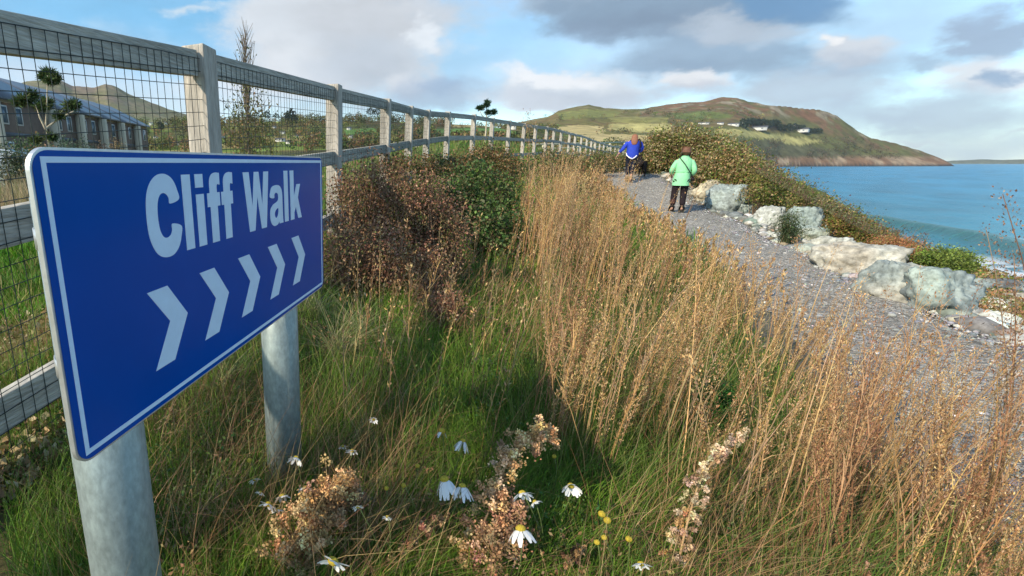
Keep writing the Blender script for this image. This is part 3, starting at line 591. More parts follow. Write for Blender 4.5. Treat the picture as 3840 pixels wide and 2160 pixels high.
for k, s_ in ((0, .1), (1, .62)):
    u0 = (.1016, .672)[k]
    PR_ = .0457; c0 = SO+SU*u0-SN*(PR_+.022); zg = G1(c0[0], c0[1])-.3; zt = -.038
    bm = bmesh.new(); bmesh.ops.create_cone(bm, cap_ends=True, segments=40, radius1=PR_, radius2=PR_, depth=zt-zg)
    bmesh.ops.translate(bm, verts=bm.verts, vec=Vector(c0-sl)+Vector((0, 0, (zt+zg)/2)))
    me = bpy.data.meshes.new('post'); bm.to_mesh(me); bm.free()
    po = link('post', me, M_galv, sign, smooth=True)
    for p in me.polygons:
        if abs(p.normal.z) > .9: p.use_smooth = False
    # seam weld, clamp bands and channel
    for zc in (-.085, -.245):
        Bc = Buf(); an = np.linspace(0, 2*np.pi, 33); pts0 = []
        for a in an:
            for (r_, z_) in ((PR_+.0004, -.012), (PR_+.0016, -.012), (PR_+.0016, .012), (PR_+.0004, .012)): pts0.append(c0-sl+np.array([r_*math.cos(a), r_*math.sin(a), zc+z_]))
        i0 = (np.arange(32)*4)[:, None]+np.arange(3)[None]; Bc.add(pts0, np.stack([i0, i0+4, i0+5, i0+1], -1).reshape(-1, 4), (.5, .5, .5))
        Bc.build('clamp', M_alu, sign)
for zc in (-.085, -.245):
    Bc = Buf(); q = np.array([SU, SN, [0, 0, 1]]).T; box(Bc, (.02, -.020, zc-.02), (.785, -.0065, zc+.02), M=(q, SO-sl)); Bc.build('channel', M_alu, sign)

# ================================================================ fence
M_wood = mat('weathered_wood', (.40, .37, .325), .85, .15, var=.28, vscale=7, bump=.5, bscale=26, var2=.2, v2scale=40, stretch=(4, 4, .5))
M_rail = mat('weathered_rail', (.37, .355, .31), .85, .15, var=.25, vscale=6, bump=.5, bscale=24, var2=.25, v2scale=30, stretch=(1, .35, 5))
M_wire = mat('wire', (.012, .022, .022), .5, .4)
fence = empty('post_and_rail_fence', (FENCE[1][0], FENCE[1][1], FENCE[1][2]), 'long weathered timber fence with three rails and dark wire mesh beside the path', 'fence')
fl = np.array(fence.location)
FR = FENCE; tops = [f[2]+1.17 for f in FR]
TOPM = {0: .28, 1: .467, 2: .575, 3: .688, 4: .803, 5: .915, 6: 1.045}
for i, v in TOPM.items(): tops[i] = v
def bevel_box(name, corners, m, parent, w=.006):
    bm = bmesh.new(); vs = [bm.verts.new(c) for c in corners]
    for f in ((0, 3, 2, 1), (4, 5, 6, 7), (0, 1, 5, 4), (1, 2, 6, 5), (2, 3, 7, 6), (3, 0, 4, 7)): bm.faces.new([vs[j] for j in f])
    bmesh.ops.bevel(bm, geom=bm.edges[:], offset=w, segments=2, profile=.6, affect='EDGES')
    me = bpy.data.meshes.new(name); bm.to_mesh(me); bm.free(); return link(name, me, m, parent)
dirs = []
for i in range(len(FR)):
    a = np.array(FR[max(i-1, 0)][:2]); b = np.array(FR[min(i+1, len(FR)-1)][:2]); d_ = b-a; dirs.append(d_/np.linalg.norm(d_))
for i, (x, y, z) in enumerate(FR):
    d_ = np.array([dirs[i][0], dirs[i][1]]); nn = np.array([d_[1], -d_[0]]); h = .052; c = np.array([x, y]); lean = rng.normal(size=2)*.006
    cor = []
    for zz, tp in ((z-.3, 0), (tops[i]+rng.normal()*.004, 1)):
        for (a, b) in ((-1, -1), (-1, 1), (1, 1), (1, -1)):
            q = c+d_*h*a+nn*h*b+lean*tp; cor.append((q[0]-fl[0], q[1]-fl[1], zz-fl[2]+(rng.normal()*.003 if tp else 0)))
    bevel_box('post', [cor[0], cor[3], cor[2], cor[1], cor[4], cor[7], cor[6], cor[5]], M_wood, fence, .007)
RT = []
for i in range(len(FR)-1):
    a = np.array([*FR[i][:2], tops[i]]); b = np.array([*FR[i+1][:2], tops[i+1]]); e = b-a; L = np.linalg.norm(e[:2]); e2 = e/L; nn = np.array([e2[1], -e2[0], 0]); nn /= np.linalg.norm(nn)
    for k, dz_ in enumerate((.015, .485, .955)):
        o0 = a+e2*.055-np.array([0, 0, dz_]); o1 = b-e2*.055-np.array([0, 0, dz_]); cor = []
        for zz in (-.1, 0):
            for (pt, s_) in ((o0, -1), (o1, -1), (o1, 1), (o0, 1)): q = pt-fl+nn*(s_*.02+.005)+np.array([0, 0, zz]); cor.append(tuple(q))
        # corners order bottom ring then top ring
        bevel_box('rail', [cor[3], cor[2], cor[1], cor[0], cor[7], cor[6], cor[5], cor[4]], M_rail, fence, .004)
# wire mesh: one welded panel per bay
Bw = Buf()
def wirebar(P0, P1, w, n):      # thin crossed strips
    n = n/np.linalg.norm(n); t = (P1-P0); t = t/np.linalg.norm(t); s_ = np.cross(t, n)
    V = []; 
    for P in (P0, P1): V += [P-s_*w-n*w*.5, P+s_*w-n*w*.5, P+n*w]
    Bw.add(V, [[0, 1, 4, 3], [1, 2, 5, 4], [2, 0, 3, 5]], (.1, .1, .1))
for i in range(len(FR)-1):
    a = np.array([*FR[i][:2], tops[i]]); b = np.array([*FR[i+1][:2], tops[i+1]]); e = b-a; L = np.linalg.norm(e[:2]); n3 = np.array([e[1], -e[0], 0]); n3 /= np.linalg.norm(n3)
    far = a[1] > 9.5
    st = .042 if not far else .085; w = .00125 if not far else .0011
    if a[1] > 22: continue
    k = int(L/st)
    for j in range(k+1):
        q = a+e*(j/k)+n3*.029-fl; wob_ = n3*rng.normal()*.0015
        z0, z1 = -.045, -1.12
        P0 = q+np.array([0, 0, z0])+wob_; P1 = q+np.array([0, 0, z1])+wob_+e/L*rng.normal()*.004; wirebar(P0, P1, w, n3)
    zz = -.045
    while zz > -1.12:
        m3 = 6; prev = None
        for j in range(m3+1):
            q = a+e*(j/m3)+n3*.030-fl+np.array([0, 0, zz+rng.normal()*.002])
            if prev is not None: wirebar(prev, q, w, n3)
            prev = q
        zz -= .053 if not far else .106
Bw.build('wire_mesh', M_wire, fence)
# second, lower fence crossing the field behind
ff = empty('field_fence', tuple(np.array(atY(1180, 385, 33))*np.array([1, 1, 1])), 'pale two rail timber fence across the green field behind the main fence', 'fence')
f0 = np.array(ff.location); pA = atY(1020, 371.5, 31); pB = atY(1640, 356, 46)
M_pale = mat('pale_wood', (.5, .46, .34), .85, .15, var=.15, vscale=4)
nP = 14
for j in range(nP):
    p = pA+(pB-pA)*(j/(nP-1)); Bp = Buf(); zg = G1(p[0], p[1])-.1; box(Bp, (p[0]-.06-f0[0], p[1]-.06-f0[1], min(zg, p[2]-.8)-f0[2]), (p[0]+.06-f0[0], p[1]+.06-f0[1], p[2]+.04-f0[2])); Bp.build('post', M_pale, ff)
e = (pB-pA); eh = e/np.linalg.norm(e[:2]); nn = np.array([eh[1], -eh[0], 0])
for dz_ in (0, .33):
    Bp = Buf(); V = []
    for P in (pA, pB):
        for (s_, zz) in ((-.085, -.06), (-.065, -.06), (-.065, .06), (-.085, .06)): V.append(P-f0+nn*s_*-1+np.array([0, 0, zz-dz_]))
    Bp.add(V, [[0, 1, 5, 4], [1, 2, 6, 5], [2, 3, 7, 6], [3, 0, 4, 7], [3, 2, 1, 0], [4, 5, 6, 7]], (.5, .5, .5)); Bp.build('rail', M_pale, ff)
# ================================================================ boulders
M_rock = mat('rock', attr=True, rough=.85, spec=.25, var=.35, vscale=4.5, bump=.9, bscale=9, var2=.3, v2scale=18)
def boulder(seed, sx, sy, sz, col, col2, sub=4):
    bm = bmesh.new(); bmesh.ops.create_icosphere(bm, subdivisions=sub, radius=1)
    R = random.Random(seed)
    planes = [(Vector((R.gauss(0, 1), R.gauss(0, 1), R.gauss(0, .8))).normalized(), R.uniform(.62, .95)) for _ in range(16)]
    planes.append((Vector((0, 0, 1)), .72))
    o = Vector((seed*7.1, seed*3.3, 0)); C = []
    for v in bm.verts:
        p = v.co.normalized(); r = 1.0
        for n_, d_ in planes:
            q = p.dot(n_)
            if q > .05: r = min(r, d_/q)
        r *= 1+.16*mnoise.fractal(p*2.2+o, .9, 2, 5)+.05*(1-2*abs(mnoise.noise(p*5+o)))+.05*mnoise.fractal(p*9+o, .8, 2, 4)
        dv = mnoise.voronoi(Vector((p.x*1.1, p.y*1.4, p.z*2.6+p.x*.9))+o+mnoise.noise_vector(p*2+o)*.3)[0]; r -= .07*max(0, 1-(dv[1]-dv[0])/.07)
        v.co = p*r
    V = np.array([v.co[:] for v in bm.verts])*np.array([sx, sy, sz]); F = np.array([[v.index for v in f.verts] for f in bm.faces]); bm.free()
    w = np.array([mnoise.noise(Vector(v)*Vector((1.2, 1.2, 4.0)).length*.5+o) for v in V]); w = np.clip(w*1.6+.45, 0, 1)[:, None]
    C = np.array(col)*(1-w)+np.array(col2)*w
    return V, F, C
PALE = (.44, .46, .42); GREY = (.24, .28, .27); TAN = (.33, .31, .26); GRN = (.28, .34, .31)
# x0, x1, top, bottom on the photo, depth ratio, colours, label
RK = [
 (1733, 1800, 436, 502, .8, TAN, GREY, 'small tan grey boulder right behind the person in the green coat'),
 (1757, 1822, 447, 516, .8, (.42, .38, .28), TAN, 'rounded boulder with a sunlit cream face beside the green coat'),
 (1800, 1890, 458, 543, .9, GRN, GREY, 'large bluish green boulder with its near side in shade'),
 (1905, 1976, 513, 580, .8, PALE, (.30, .31, .29), 'white topped blocky boulder left of the green tuft'),
 (1984, 2072, 516, 602, .8, GRN, GREY, 'pale grey boulder standing behind the dark green tuft'),
 (2006, 2130, 566, 622, .9, (.30, .31, .25), GRN, 'low flat olive grey boulder just right of the green tuft'),
 (2046, 2150, 588, 655, .8, PALE, (.36, .37, .33), 'long flat boulder with a bleached white crest'),
 (2120, 2296, 606, 712, .8, TAN, (.42, .42, .37), 'big slab boulder with a brown undercut front face'),
 (2215, 2345, 652, 770, .9, GREY, TAN, 'dark brownish grey boulder below the bleached slab'),
 (2310, 2470, 668, 800, .9, GRN, (.19, .22, .22), 'large mottled green grey boulder nearest the right of the row'),
 (2488, 2535, 748, 790, .9, (.72, .73, .66), PALE, 'white angular stone, upper one of the pale pair at the path edge'),
 (2502, 2562, 782, 838, .9, (.68, .70, .60), PALE, 'cream white block, lower one of the pale pair at the path edge'),
 (2455, 2482, 780, 815, .8, (.7, .68, .62), PALE, 'little white stone left of the pale pair'),
 (2492, 2580, 700, 752, .9, (.10, .11, .12), GREY, 'dark wet looking rock on the slope toward the foam'),
 (2560, 2640, 735, 810, .9, TAN, GREY, 'tan rock at the right end of the row of boulders'),
 (1868, 1912, 512, 552, .8, GREY, GRN, 'small grey green rock in the first gap, left of the white topped boulder'),
 (1965, 2005, 560, 600, .8, GREY, TAN, 'grey rock at the foot of the green tuft'),
 (2060, 2125, 540, 590, .8, GRN, GREY, 'grey green boulder behind the low flat olive one'),
 (2030, 2078, 600, 640, .8, PALE, GREY, 'pale rock at the left end of the bleached flat boulder'),
 (2190, 2262, 606, 668, .8, GRN, PALE, 'mottled pale green boulder behind the big slab'),
 (2270, 2350, 630, 690, .8, PALE, GRN, 'pale grey green boulder right behind the big slab'),
 (2230, 2290, 715, 765, .8, TAN, (.22, .2, .16), 'brown rock low at the path edge under the big slab'),
 (2340, 2420, 740, 800, .8, GREY, PALE, 'grey rock at the path edge in front of the mottled green grey boulder'),
 (2400, 2500, 690, 760, .8, (.34, .38, .36), GREY, 'blue grey boulder between the mottled one and the wet looking rock'),
 (1700, 1745, 432, 470, .8, TAN, GREY, 'low brown rock half hidden behind the mint green coat'),
]
boul_pts = []
for i, (x0, x1, yt, yb, dr, c1_, c2_, lab) in enumerate(RK):
    pc = hit((x0+x1)/2, yb-6, 0.0); r0 = ray(x0, yb); r1_ = ray(x1, yb)
    Yc = pc[1]; wd = abs(r1_[0]/r1_[1]-r0[0]/r0[1])*Yc; rt = ray((x0+x1)/2, yt); ht = rt[2]/rt[1]*(Yc+wd*dr*.3)-pc[2]
    ht = max(ht, .12); rad = wd*.56
    V, F, C = boulder(i+3, rad*1.05, rad*dr, ht*.80, c1_, c2_, 5)
    me = mesh_np('boulder', V, F, C, False); o = link('boulder', me, M_rock)
    o.location = (pc[0], pc[1]+rad*dr*.55, pc[2]+ht*.30); o.rotation_euler = (rng.normal()*.08, rng.normal()*.08, math.radians(-25)+rng.normal()*.3)
    tag(o, lab, 'boulder', 'boulders lining the sea side of the path'); boul_pts.append((pc[0], pc[1], rad))
# rubble filling the gaps between the boulders
k = 1500; ii = (rng.random(k)**1.5*(n*.72)).astype(int)+int(n*.14); uu = 1.03+np.abs(rng.normal(size=k))*.22
X = L_[ii, 0]*(1-uu)+Rr[ii, 0]*uu; Y = L_[ii, 1]*(1-uu)+Rr[ii, 1]*uu; sz = np.clip(rng.lognormal(-2.4, .6, k), .03, .4); Z = ground(X, Y)+sz*.1
V, F, C = stones(np.stack([X, Y, Z], 1), sz, pal([(.24, .25, .23), (.34, .34, .31), (.16, .18, .17), (.30, .25, .18), (.5, .5, .46)], k, .15))
o = link('rubble', mesh_np('rubble', V, F, C), M_rock); tag(o, 'broken rock rubble between the boulders', 'rubble', kind='stuff')

DRY = [(.50, 1.30), (1.0, .95), (1.35, .70), (1.9, .85), (2.55, 1.9), (3.5, 3.6), (4.75, 6.3), (6.0, 9.3), (5.2, 9.0), (3.9, 6.9), (2.7, 6.0), (1.9, 5.3), (1.55, 4.0), (1.15, 2.9)]
# ================================================================ grass and herbs (stuff)
GREEN = [(.08, .17, .02), (.12, .24, .025), (.17, .28, .035), (.06, .14, .02), (.22, .27, .06)]
STRAW = [(.36, .26, .10), (.27, .18, .07), (.43, .32, .14), (.20, .12, .05), (.30, .20, .12)]
def in_poly(X, Y, P):
    P = np.array(P); ins = np.zeros(X.shape, bool); j = len(P)-1
    for i in range(len(P)):
        c = ((P[i, 1] > Y) != (P[j, 1] > Y)) & (X < (P[j, 0]-P[i, 0])*(Y-P[i, 1])/(P[j, 1]-P[i, 1]+1e-12)+P[i, 0]); ins ^= c; j = i
    return ins
def scatter_view(k, x0, x1, y0, y1, ylo=.35, yhi=60, pw=1.0):
    """points on the ground, density falling with distance: bearing and range sampled"""
    a = rng.uniform(math.radians(x0), math.radians(x1), k); r = np.exp(rng.uniform(np.log(y0)*1.0, np.log(y1), k)**1.0) if pw == 1 else y0*(y1/y0)**(rng.random(k)**pw)
    return r*np.sin(a), r*np.cos(a)
B = Buf()
def grass(k, a0, a1, r0, r1, cols, w_, L0, L1, wid, lean=.35, mask=None, wind=(.07, .02), pw=1.0, far_scale=True, clump=.12):
    X, Y = scatter_view(k, a0, a1, r0, r1, pw=pw)
    if clump:
        X = X+rng.normal(size=k)*.01; Y = Y+rng.normal(size=k)*.01
    keep = np.ones(k, bool) if mask is None else mask(X, Y); X, Y = X[keep], Y[keep]; k = len(X)
    Z = ground(X, Y)-.01; r = np.hypot(X, Y)
    nz = fbm(X*3.1+3, Y*3.1, 3); nz2 = fbm(X*1.2+30, Y*1.2+9, 3)
    L = rng.uniform(L0, L1, k)*(.55+.9*nz)
    wd = wid*np.clip(r/1.6, .8, 12)*rng.uniform(.6, 1.4, k)
    th = nz2*9; ln = np.stack([np.cos(th), np.sin(th)], 1)*lean*.55+rng.normal(size=(k, 2))*lean+np.array(wind)
    c = pal(cols, k, .16, w_)*(.75+.6*nz2[:, None])
    blades(B, np.stack([X, Y, Z], 1), L, wd, ln, c, 3, droop=.9)
onpath = lambda X, Y: (lambda u: (u > .07+.09*vn(X*1.7, Y*1.7)) & (u < .97))(path_u(X, Y))
mk_in = lambda X, Y: (fence_side(X, Y) > .0) & ~onpath(X, Y) & (path_u(X, Y) < .5) | ((fence_side(X, Y) > -.5) & (fence_side(X, Y) <= 0))
# green turf on the bank
grass(150000, -40, 62, .55, 7.5, GREEN, [.25, .35, .25, .07, .08], .05, .15, .0026, .42, mk_in)
grass(60000, -30, 60, 5.5, 26, GREEN, [.3, .3, .2, .1, .1], .10, .26, .0022, .4, mk_in)
DRYP = lambda X, Y: mk_in(X, Y) & in_poly(X, Y, DRY)
grass(16000, 5, 62, .8, 9, [(.09, .16, .03), (.14, .20, .04), (.20, .20, .07), (.06, .11, .02)], None, .12, .38, .0024, .35, DRYP)
# dead bent blades through the turf
grass(26000, -40, 60, .5, 9, STRAW, None, .06, .20, .0014, .75, mk_in)
grass(2600, -36, 10, .5, 3.2, STRAW, None, .18, .42, .0014, 1.0, mk_in, wind=(.5, .1))
# lying brown stems, tangled
for kk, cols, w_, L0, L1 in ((15000, [(.26, .14, .07), (.34, .20, .10), (.18, .09, .05), (.40, .28, .14)], .0017, .10, .34),):
    X, Y = scatter_view(kk, -34, 60, .55, 5.0); ok = mk_in(X, Y); X, Y = X[ok], Y[ok]; d_ = fbm(X*2.2+8, Y*2.2, 3); ok = d_ > .44; X, Y = X[ok], Y[ok]; m = len(X); th = rng.normal(size=m)*1.3+.25; q = rng.uniform(.35, 1.05, m)
    blades(B, np.stack([X, Y, ground(X, Y)+rng.uniform(0, .07, m)], 1), rng.uniform(L0, L1, m), w_*np.clip(np.hypot(X, Y)/1.6, .8, 4), np.stack([np.cos(th)*q, np.sin(th)*q], 1), pal(cols, m, .2), 4, droop=.5)
# small forb leaves in patches
X, Y = scatter_view(70000, -34, 60, .55, 7); ok = mk_in(X, Y); X, Y = X[ok], Y[ok]; d_ = fbm(X*2.7+1, Y*2.7+5, 3); e2_ = fbm(X*1.6+11, Y*1.6+2, 3); ok = d_ > .52; X, Y, e2_ = X[ok], Y[ok], e2_[ok]; m = len(X)
c = np.where((e2_ > .5)[:, None], pal([(.22, .12, .06), (.30, .18, .09), (.15, .08, .045), (.34, .24, .12)], m, .2), pal([(.05, .12, .03), (.09, .17, .04), (.13, .18, .05)], m, .2))
leaves(B, np.stack([X, Y, ground(X, Y)+rng.random(m)**1.5*.13], 1), rng.uniform(.006, .018, m)*np.clip(np.hypot(X, Y)/1.8, .8, 3), c, .5)
# pale arching tussocks
for (px_, py_, cnt) in ((850, 905, 260), (790, 800, 200), (905, 860, 160), (560, 1000, 120), (1420, 760, 120)):
    p = hit(px_, py_, 0); a = rng.uniform(0, 6.28, cnt); q = rng.uniform(.55, 1.15, cnt)
    blades(B, np.tile(p, (cnt, 1))+rng.normal(size=(cnt, 3))*np.array([.025, .025, .0]), rng.uniform(.16, .34, cnt), .0028, np.stack([np.cos(a)*q, np.sin(a)*q], 1), pal([(.30, .30, .13), (.42, .38, .20), (.20, .24, .08)], cnt, .15), 5, droop=1.0)
o = B.build('grass', M_leaf); tag(o, 'green and straw coloured grass on the bank', 'grass', kind='stuff')
B = Buf()
mk_out = lambda X, Y: fence_side(X, Y) < -.25
grass(60000, -42, -12, 2.4, 11, [(.07, .20, .01), (.10, .26, .015), (.05, .14, .012), (.16, .22, .04)], None, .05, .11, .004, .3, lambda X, Y: mk_out(X, Y) & ((fence_side(X, Y) < -1.1) | (Y > 3.8)))
grass(26000, -42, 30, 8, 60, [(.10, .19, .03), (.16, .22, .05), (.22, .20, .08)], None, .12, .3, .004, .3, mk_out)
grass(9000, -42, -20, 7.5, 14, [(.42, .33, .2), (.34, .25, .15), (.25, .25, .1)], None, .35, .8, .002, .25, mk_out)
grass(7000, -42, -25, 1.2, 4.5, [(.12, .18, .03), (.22, .22, .06), (.30, .24, .1)], None, .06, .2, .003, .6, mk_out)
o = B.build('field_grass', M_leaf); tag(o, 'mown lawn and tan rough grass behind the fence', 'grass', kind='stuff')
# leaf litter behind and under the fence
B = Buf(); k = 9000; X, Y = scatter_view(k, -44, -18, 1.0, 4.2); kp = (fence_side(X, Y) < .15) & (fence_side(X, Y) > -1.6); X, Y = X[kp], Y[kp]
P = np.stack([X, Y, ground(X, Y)+rng.uniform(.005, .04, len(X))], 1); leaves(B, P, rng.uniform(.015, .04, len(X)), pal([(.45, .34, .18), (.33, .22, .1), (.5, .42, .26), (.2, .12, .06)], len(X)), .6)
o = B.build('leaf_litter', M_leaf); tag(o, 'tan fallen leaves along the fence foot', 'leaf litter', kind='stuff')
# tall dry grass -----------------------------------------------------------
def plumes(B, base, Hh, lean, scol, seedc, nseed, bushy, sc, start=.42, wst=.0042, lsz=(.010, .024), asp=.34, up=1.0):
    """tall dead stems with feathery seed heads, all at once; arrays of length n"""
    n = len(base); cz = np.sqrt(np.maximum(.2, 1-(lean**2).sum(1)))
    a0 = rng.uniform(0, 6.28, n)
    for da in (0, 1.57): blades(B, base, Hh, wst*sc, lean, scol, 5, droop=.7, sides=a0+da)
    def pt(i, u):
        p = base[i].copy(); p[:, :2] += lean[i]*(Hh[i]*u**1.7)[:, None]
        ln = np.linalg.norm(lean[i], axis=1); p[:, 2] += Hh[i]*(u*np.sqrt(np.maximum(0, 1-np.minimum(ln, .95)**2))-np.maximum(ln-.6, 0)*.5*u**2.5); return p
    i = np.repeat(np.arange(n), nseed); m = len(i); u = start+(1-start)*rng.random(m)**.8; q = pt(i, u)
    prof = np.sin(np.clip((1.03-u)/(1.03-start), 0, 1)**.7*math.pi*.85)
    spread = (.036*bushy[i]*prof+.004)*Hh[i]
    off = rng.normal(size=(m, 3)); off[:, 2] = np.abs(off[:, 2])*1.2*up; q = q+off*spread[:, None]
    al = np.c_[lean[i]*1.2, np.ones(m)*up]+off*.5
    c = pal(seedc, m, .18) if not callable(seedc) else seedc(i, m)
    leaves(B, q, rng.uniform(lsz[0], lsz[1], m)*sc[i], c, asp, along=al)
    kb = 7; i = np.repeat(np.arange(n), kb); u = start*.8+.5*rng.random(len(i)); b0 = pt(i, u)
    blades(B, b0, rng.uniform(.07, .18, len(i))*Hh[i], .0026*sc[i], rng.normal(size=(len(i), 2))*.42, scol[i], 2)
GOLD = [(.60, .39, .17), (.42, .25, .11), (.60, .44, .22), (.30, .17, .08), (.46, .31, .18), (.38, .27, .17)]
RUST = [(.30, .15, .08), (.38, .22, .12), (.24, .12, .07), (.45, .28, .15)]
DRY = [(.50, 1.30), (1.0, .95), (1.35, .70), (1.9, .85), (2.55, 1.9), (3.5, 3.6), (4.75, 6.3), (6.0, 9.3), (5.2, 9.0), (3.9, 6.9), (2.7, 6.0), (1.9, 5.3), (1.55, 4.0), (1.15, 2.9)]
def clumped(poly, ncl, per, sprd, rlo, rhi, a0, a1, thr=.42, pw=.8):
    X, Y = scatter_view(ncl*14, a0, a1, rlo, rhi, pw=pw); ok = in_poly(X, Y, poly); X, Y = X[ok], Y[ok]
    d_ = fbm(X*1.1+4, Y*1.1, 2); ok = (d_ > thr) | (rng.random(len(X)) < .35); X, Y = X[ok][:ncl], Y[ok][:ncl]
    m = rng.integers(per[0], per[1], len(X)); i = np.repeat(np.arange(len(X)), m); f_ = sprd*(1+Y[i]*.10)
    return X[i]+rng.normal(size=len(i))*f_, Y[i]+rng.normal(size=len(i))*f_, i, len(X)
B = Buf(); X, Y, ci, nc = clumped(DRY, 92, (4, 16), .024, .9, 8.2, 5, 62, thr=.48)
cl_lean = np.array([.05, .0])+rng.normal(size=(nc, 2))*.08; cl_h = rng.uniform(.42, 1.0, nc); cl_r = rng.random(nc) < .3
gm = 250; gi = rng.integers(0, 34, gm); gx_ = rng.uniform(1.62, 2.25, 34); gy_ = rng.uniform(3.5, 5.4, 34); gx_ += (gy_-4.4)*.25
X = np.r_[X, gx_[gi]+rng.normal(size=gm)*.04]; Y = np.r_[Y, gy_[gi]+rng.normal(size=gm)*.04]; ci = np.r_[ci, gi % nc]; extra = np.r_[np.zeros(len(X)-gm), np.ones(gm)]
r_ = np.hypot(X, Y); base = np.stack([X, Y, ground(X, Y)-.02], 1); tallw = np.where((X < 2.35) & (Y > 3.2), 1.28, np.interp(Y, [1, 2.5, 4, 6, 8], [1.0, .95, .80, .62, .45]))
Hh = cl_h[ci]*rng.uniform(.35, 1.08, len(X))*tallw; Hh = np.where(extra > 0, rng.uniform(.62, 1.14, len(X)), Hh); ln = cl_lean[ci]+rng.normal(size=(len(X), 2))*.06; sc_ = np.maximum(1, (r_/2.6)**.7)
for lo, hi, ns in ((0, 2.4, 190), (2.4, 5, 120), (5, 20, 60)):
    for rust in (True, False):
        s_ = (r_ >= lo) & (r_ < hi) & (cl_r[ci] == rust)
        if s_.any(): plumes(B, base[s_], Hh[s_], ln[s_], pal(RUST if rust else GOLD, s_.sum(), .12), RUST if rust else GOLD, ns, rng.uniform(.18, .55, s_.sum()), sc_[s_], lsz=(.004, .010), wst=.0034)
# bare leaning straws between them
X, Y = scatter_view(620, 4, 62, .8, 8, pw=.9); ok = in_poly(X, Y, DRY); X, Y = X[ok], Y[ok]; m = len(X); r_ = np.hypot(X, Y)
blades(B, np.stack([X, Y, ground(X, Y)-.01], 1), rng.uniform(.3, .85, m), .003*np.maximum(1, r_/2.2), np.array([.06, 0])+rng.normal(size=(m, 2))*.24, pal(GOLD+STRAW, m, .15), 4, droop=.6)
# sparser upright stems on the turf left of the band
X, Y = scatter_view(400, -2, 30, 1.3, 6, pw=.9); ok = mk_in(X, Y) & ~in_poly(X, Y, DRY); X, Y = X[ok][:120], Y[ok][:120]; m = len(X); r_ = np.hypot(X, Y)
plumes(B, np.stack([X, Y, ground(X, Y)-.01], 1), rng.uniform(.25, .5, m), np.array([.1, 0])+rng.normal(size=(m, 2))*.1, pal(GOLD, m, .12), GOLD, 16, rng.uniform(.3, .6, m), np.maximum(.8, r_/3))
# dry fringe up the left edge of the path
X = np.concatenate([pathL[60:200, 0]]*5); Y = np.concatenate([pathL[60:200, 1]]*5); m = len(X); X = X-rng.uniform(-.05, .9, m); Y = Y+rng.normal(size=m)*.3; r_ = np.hypot(X, Y)
plumes(B, np.stack([X, Y, ground(X, Y)-.02], 1), rng.uniform(.15, .42, m), rng.normal(size=(m, 2))*.14, pal(GOLD+STRAW, m, .12), GOLD+[(.28, .25, .10)], 22, rng.uniform(.5, 1.2, m), np.maximum(1, r_/3))
o = B.build('tall_dry_grass', M_dry); tag(o, 'band of tall golden dead grass between bank and path', 'grass', kind='stuff')
# ---- single stalks that stand out ----------------------------------------
def lone(name, label, cat, x, y, top, c1_, cols, nseed=160, bushy=1.0, Yd=None, lean_px=None, group=None, start=.35, lsz=(.008, .018), asp=.5, hmin=.2, thick=.006):
    """x, y: foot on the photo; top = (x, y) of its tip"""
    p = hit(x, y, 0) if Yd is None else np.array([*(atY(x, y, Yd)[:2]), 0])
    p[2] = G1(p[0], p[1]); q = atY(top[0], top[1], p[1]); dx = q[0]-p[0]; h = max(hmin, q[2]-p[2]); L = math.hypot(h, dx)
    e_ = empty(name, tuple(p), label, cat, group); b0 = np.zeros((1, 3)); ln = np.array([[dx/L, rng.normal()*.03]])
    Bs = Buf(); t = np.linspace(0, 1, 9); tube(Bs, np.stack([ln[0, 0]*L*t**1.7, ln[0, 1]*L*t**1.7, L*t*math.sqrt(max(.1, 1-ln[0, 0]**2))-.02*(t < .01)], 1), np.linspace(thick, thick*.25, 9)*.5, c1_, 5); Bs.build('stem', M_dry, e_, True)
    Bs = Buf(); plumes(Bs, b0, np.array([L]), ln, np.array([c1_]), cols, nseed, np.array([bushy]), np.ones(1), start, .0005, lsz, asp); Bs.build('seed_head', M_dry, e_); return e_
BRN = [(.24, .13, .08), (.17, .09, .06), (.32, .19, .12), (.36, .24, .16)]
lone('dead_mugwort', 'tall brown dead stalk at the right edge reaching above the foam', 'dead stalk', 2500, 1300, (2472, 632), (.30, .18, .10), BRN, 520, .42, 1.35, lsz=(.004, .009))
lone('dead_mugwort', 'slim brown dead stalk standing against the blue water near the right edge', 'dead stalk', 2570, 1100, (2520, 575), (.32, .22, .14), BRN, 380, .32, 1.5, lsz=(.004, .009))
lone('dead_mugwort', 'dark brown seedy stalk cut by the right edge, tallest against the sea', 'dead stalk', 2600, 1500, (2574, 490), (.2, .12, .08), BRN, 620, .5, 1.12, lsz=(.004, .009))
lone('dead_mugwort', 'reddish stalk leaning right over the gravel in the lower right corner', 'dead stalk', 2440, 1440, (2576, 820), (.42, .22, .12), BRN, 420, .5, 1.25, lsz=(.004, .009))
lone('dead_mugwort', 'straight straw coloured stalk rising beside the fresh green leafy shoots', 'dead stalk', 1895, 1250, (1886, 830), (.60, .42, .20), GOLD, 60, .5, 1.45)
lone('dead_mugwort', 'thin wavy stalk just left of the fresh green leafy shoots', 'dead stalk', 1755, 1400, (1745, 900), (.5, .38, .2), GOLD, 110, .8, 1.25)
lone('dead_mugwort', 'golden thick plume rising over the grey path right of centre', 'dead stalk', 2360, 1250, (2330, 840), (.6, .4, .17), GOLD, 520, .6, 1.6, lsz=(.004, .010))
lone('dead_mugwort', 'forked tan plume rising in front of the path below the bleached slab', 'dead stalk', 2150, 1150, (2160, 740), (.5, .32, .18), GOLD+RUST, 520, .6, 1.9, lsz=(.005, .011))
lone('dead_mugwort', 'orange brown feathery plume in front of the path under the person in green', 'dead stalk', 1880, 900, (1890, 590), (.5, .3, .12), GOLD, 420, .8, 3.0, lsz=(.006, .013))
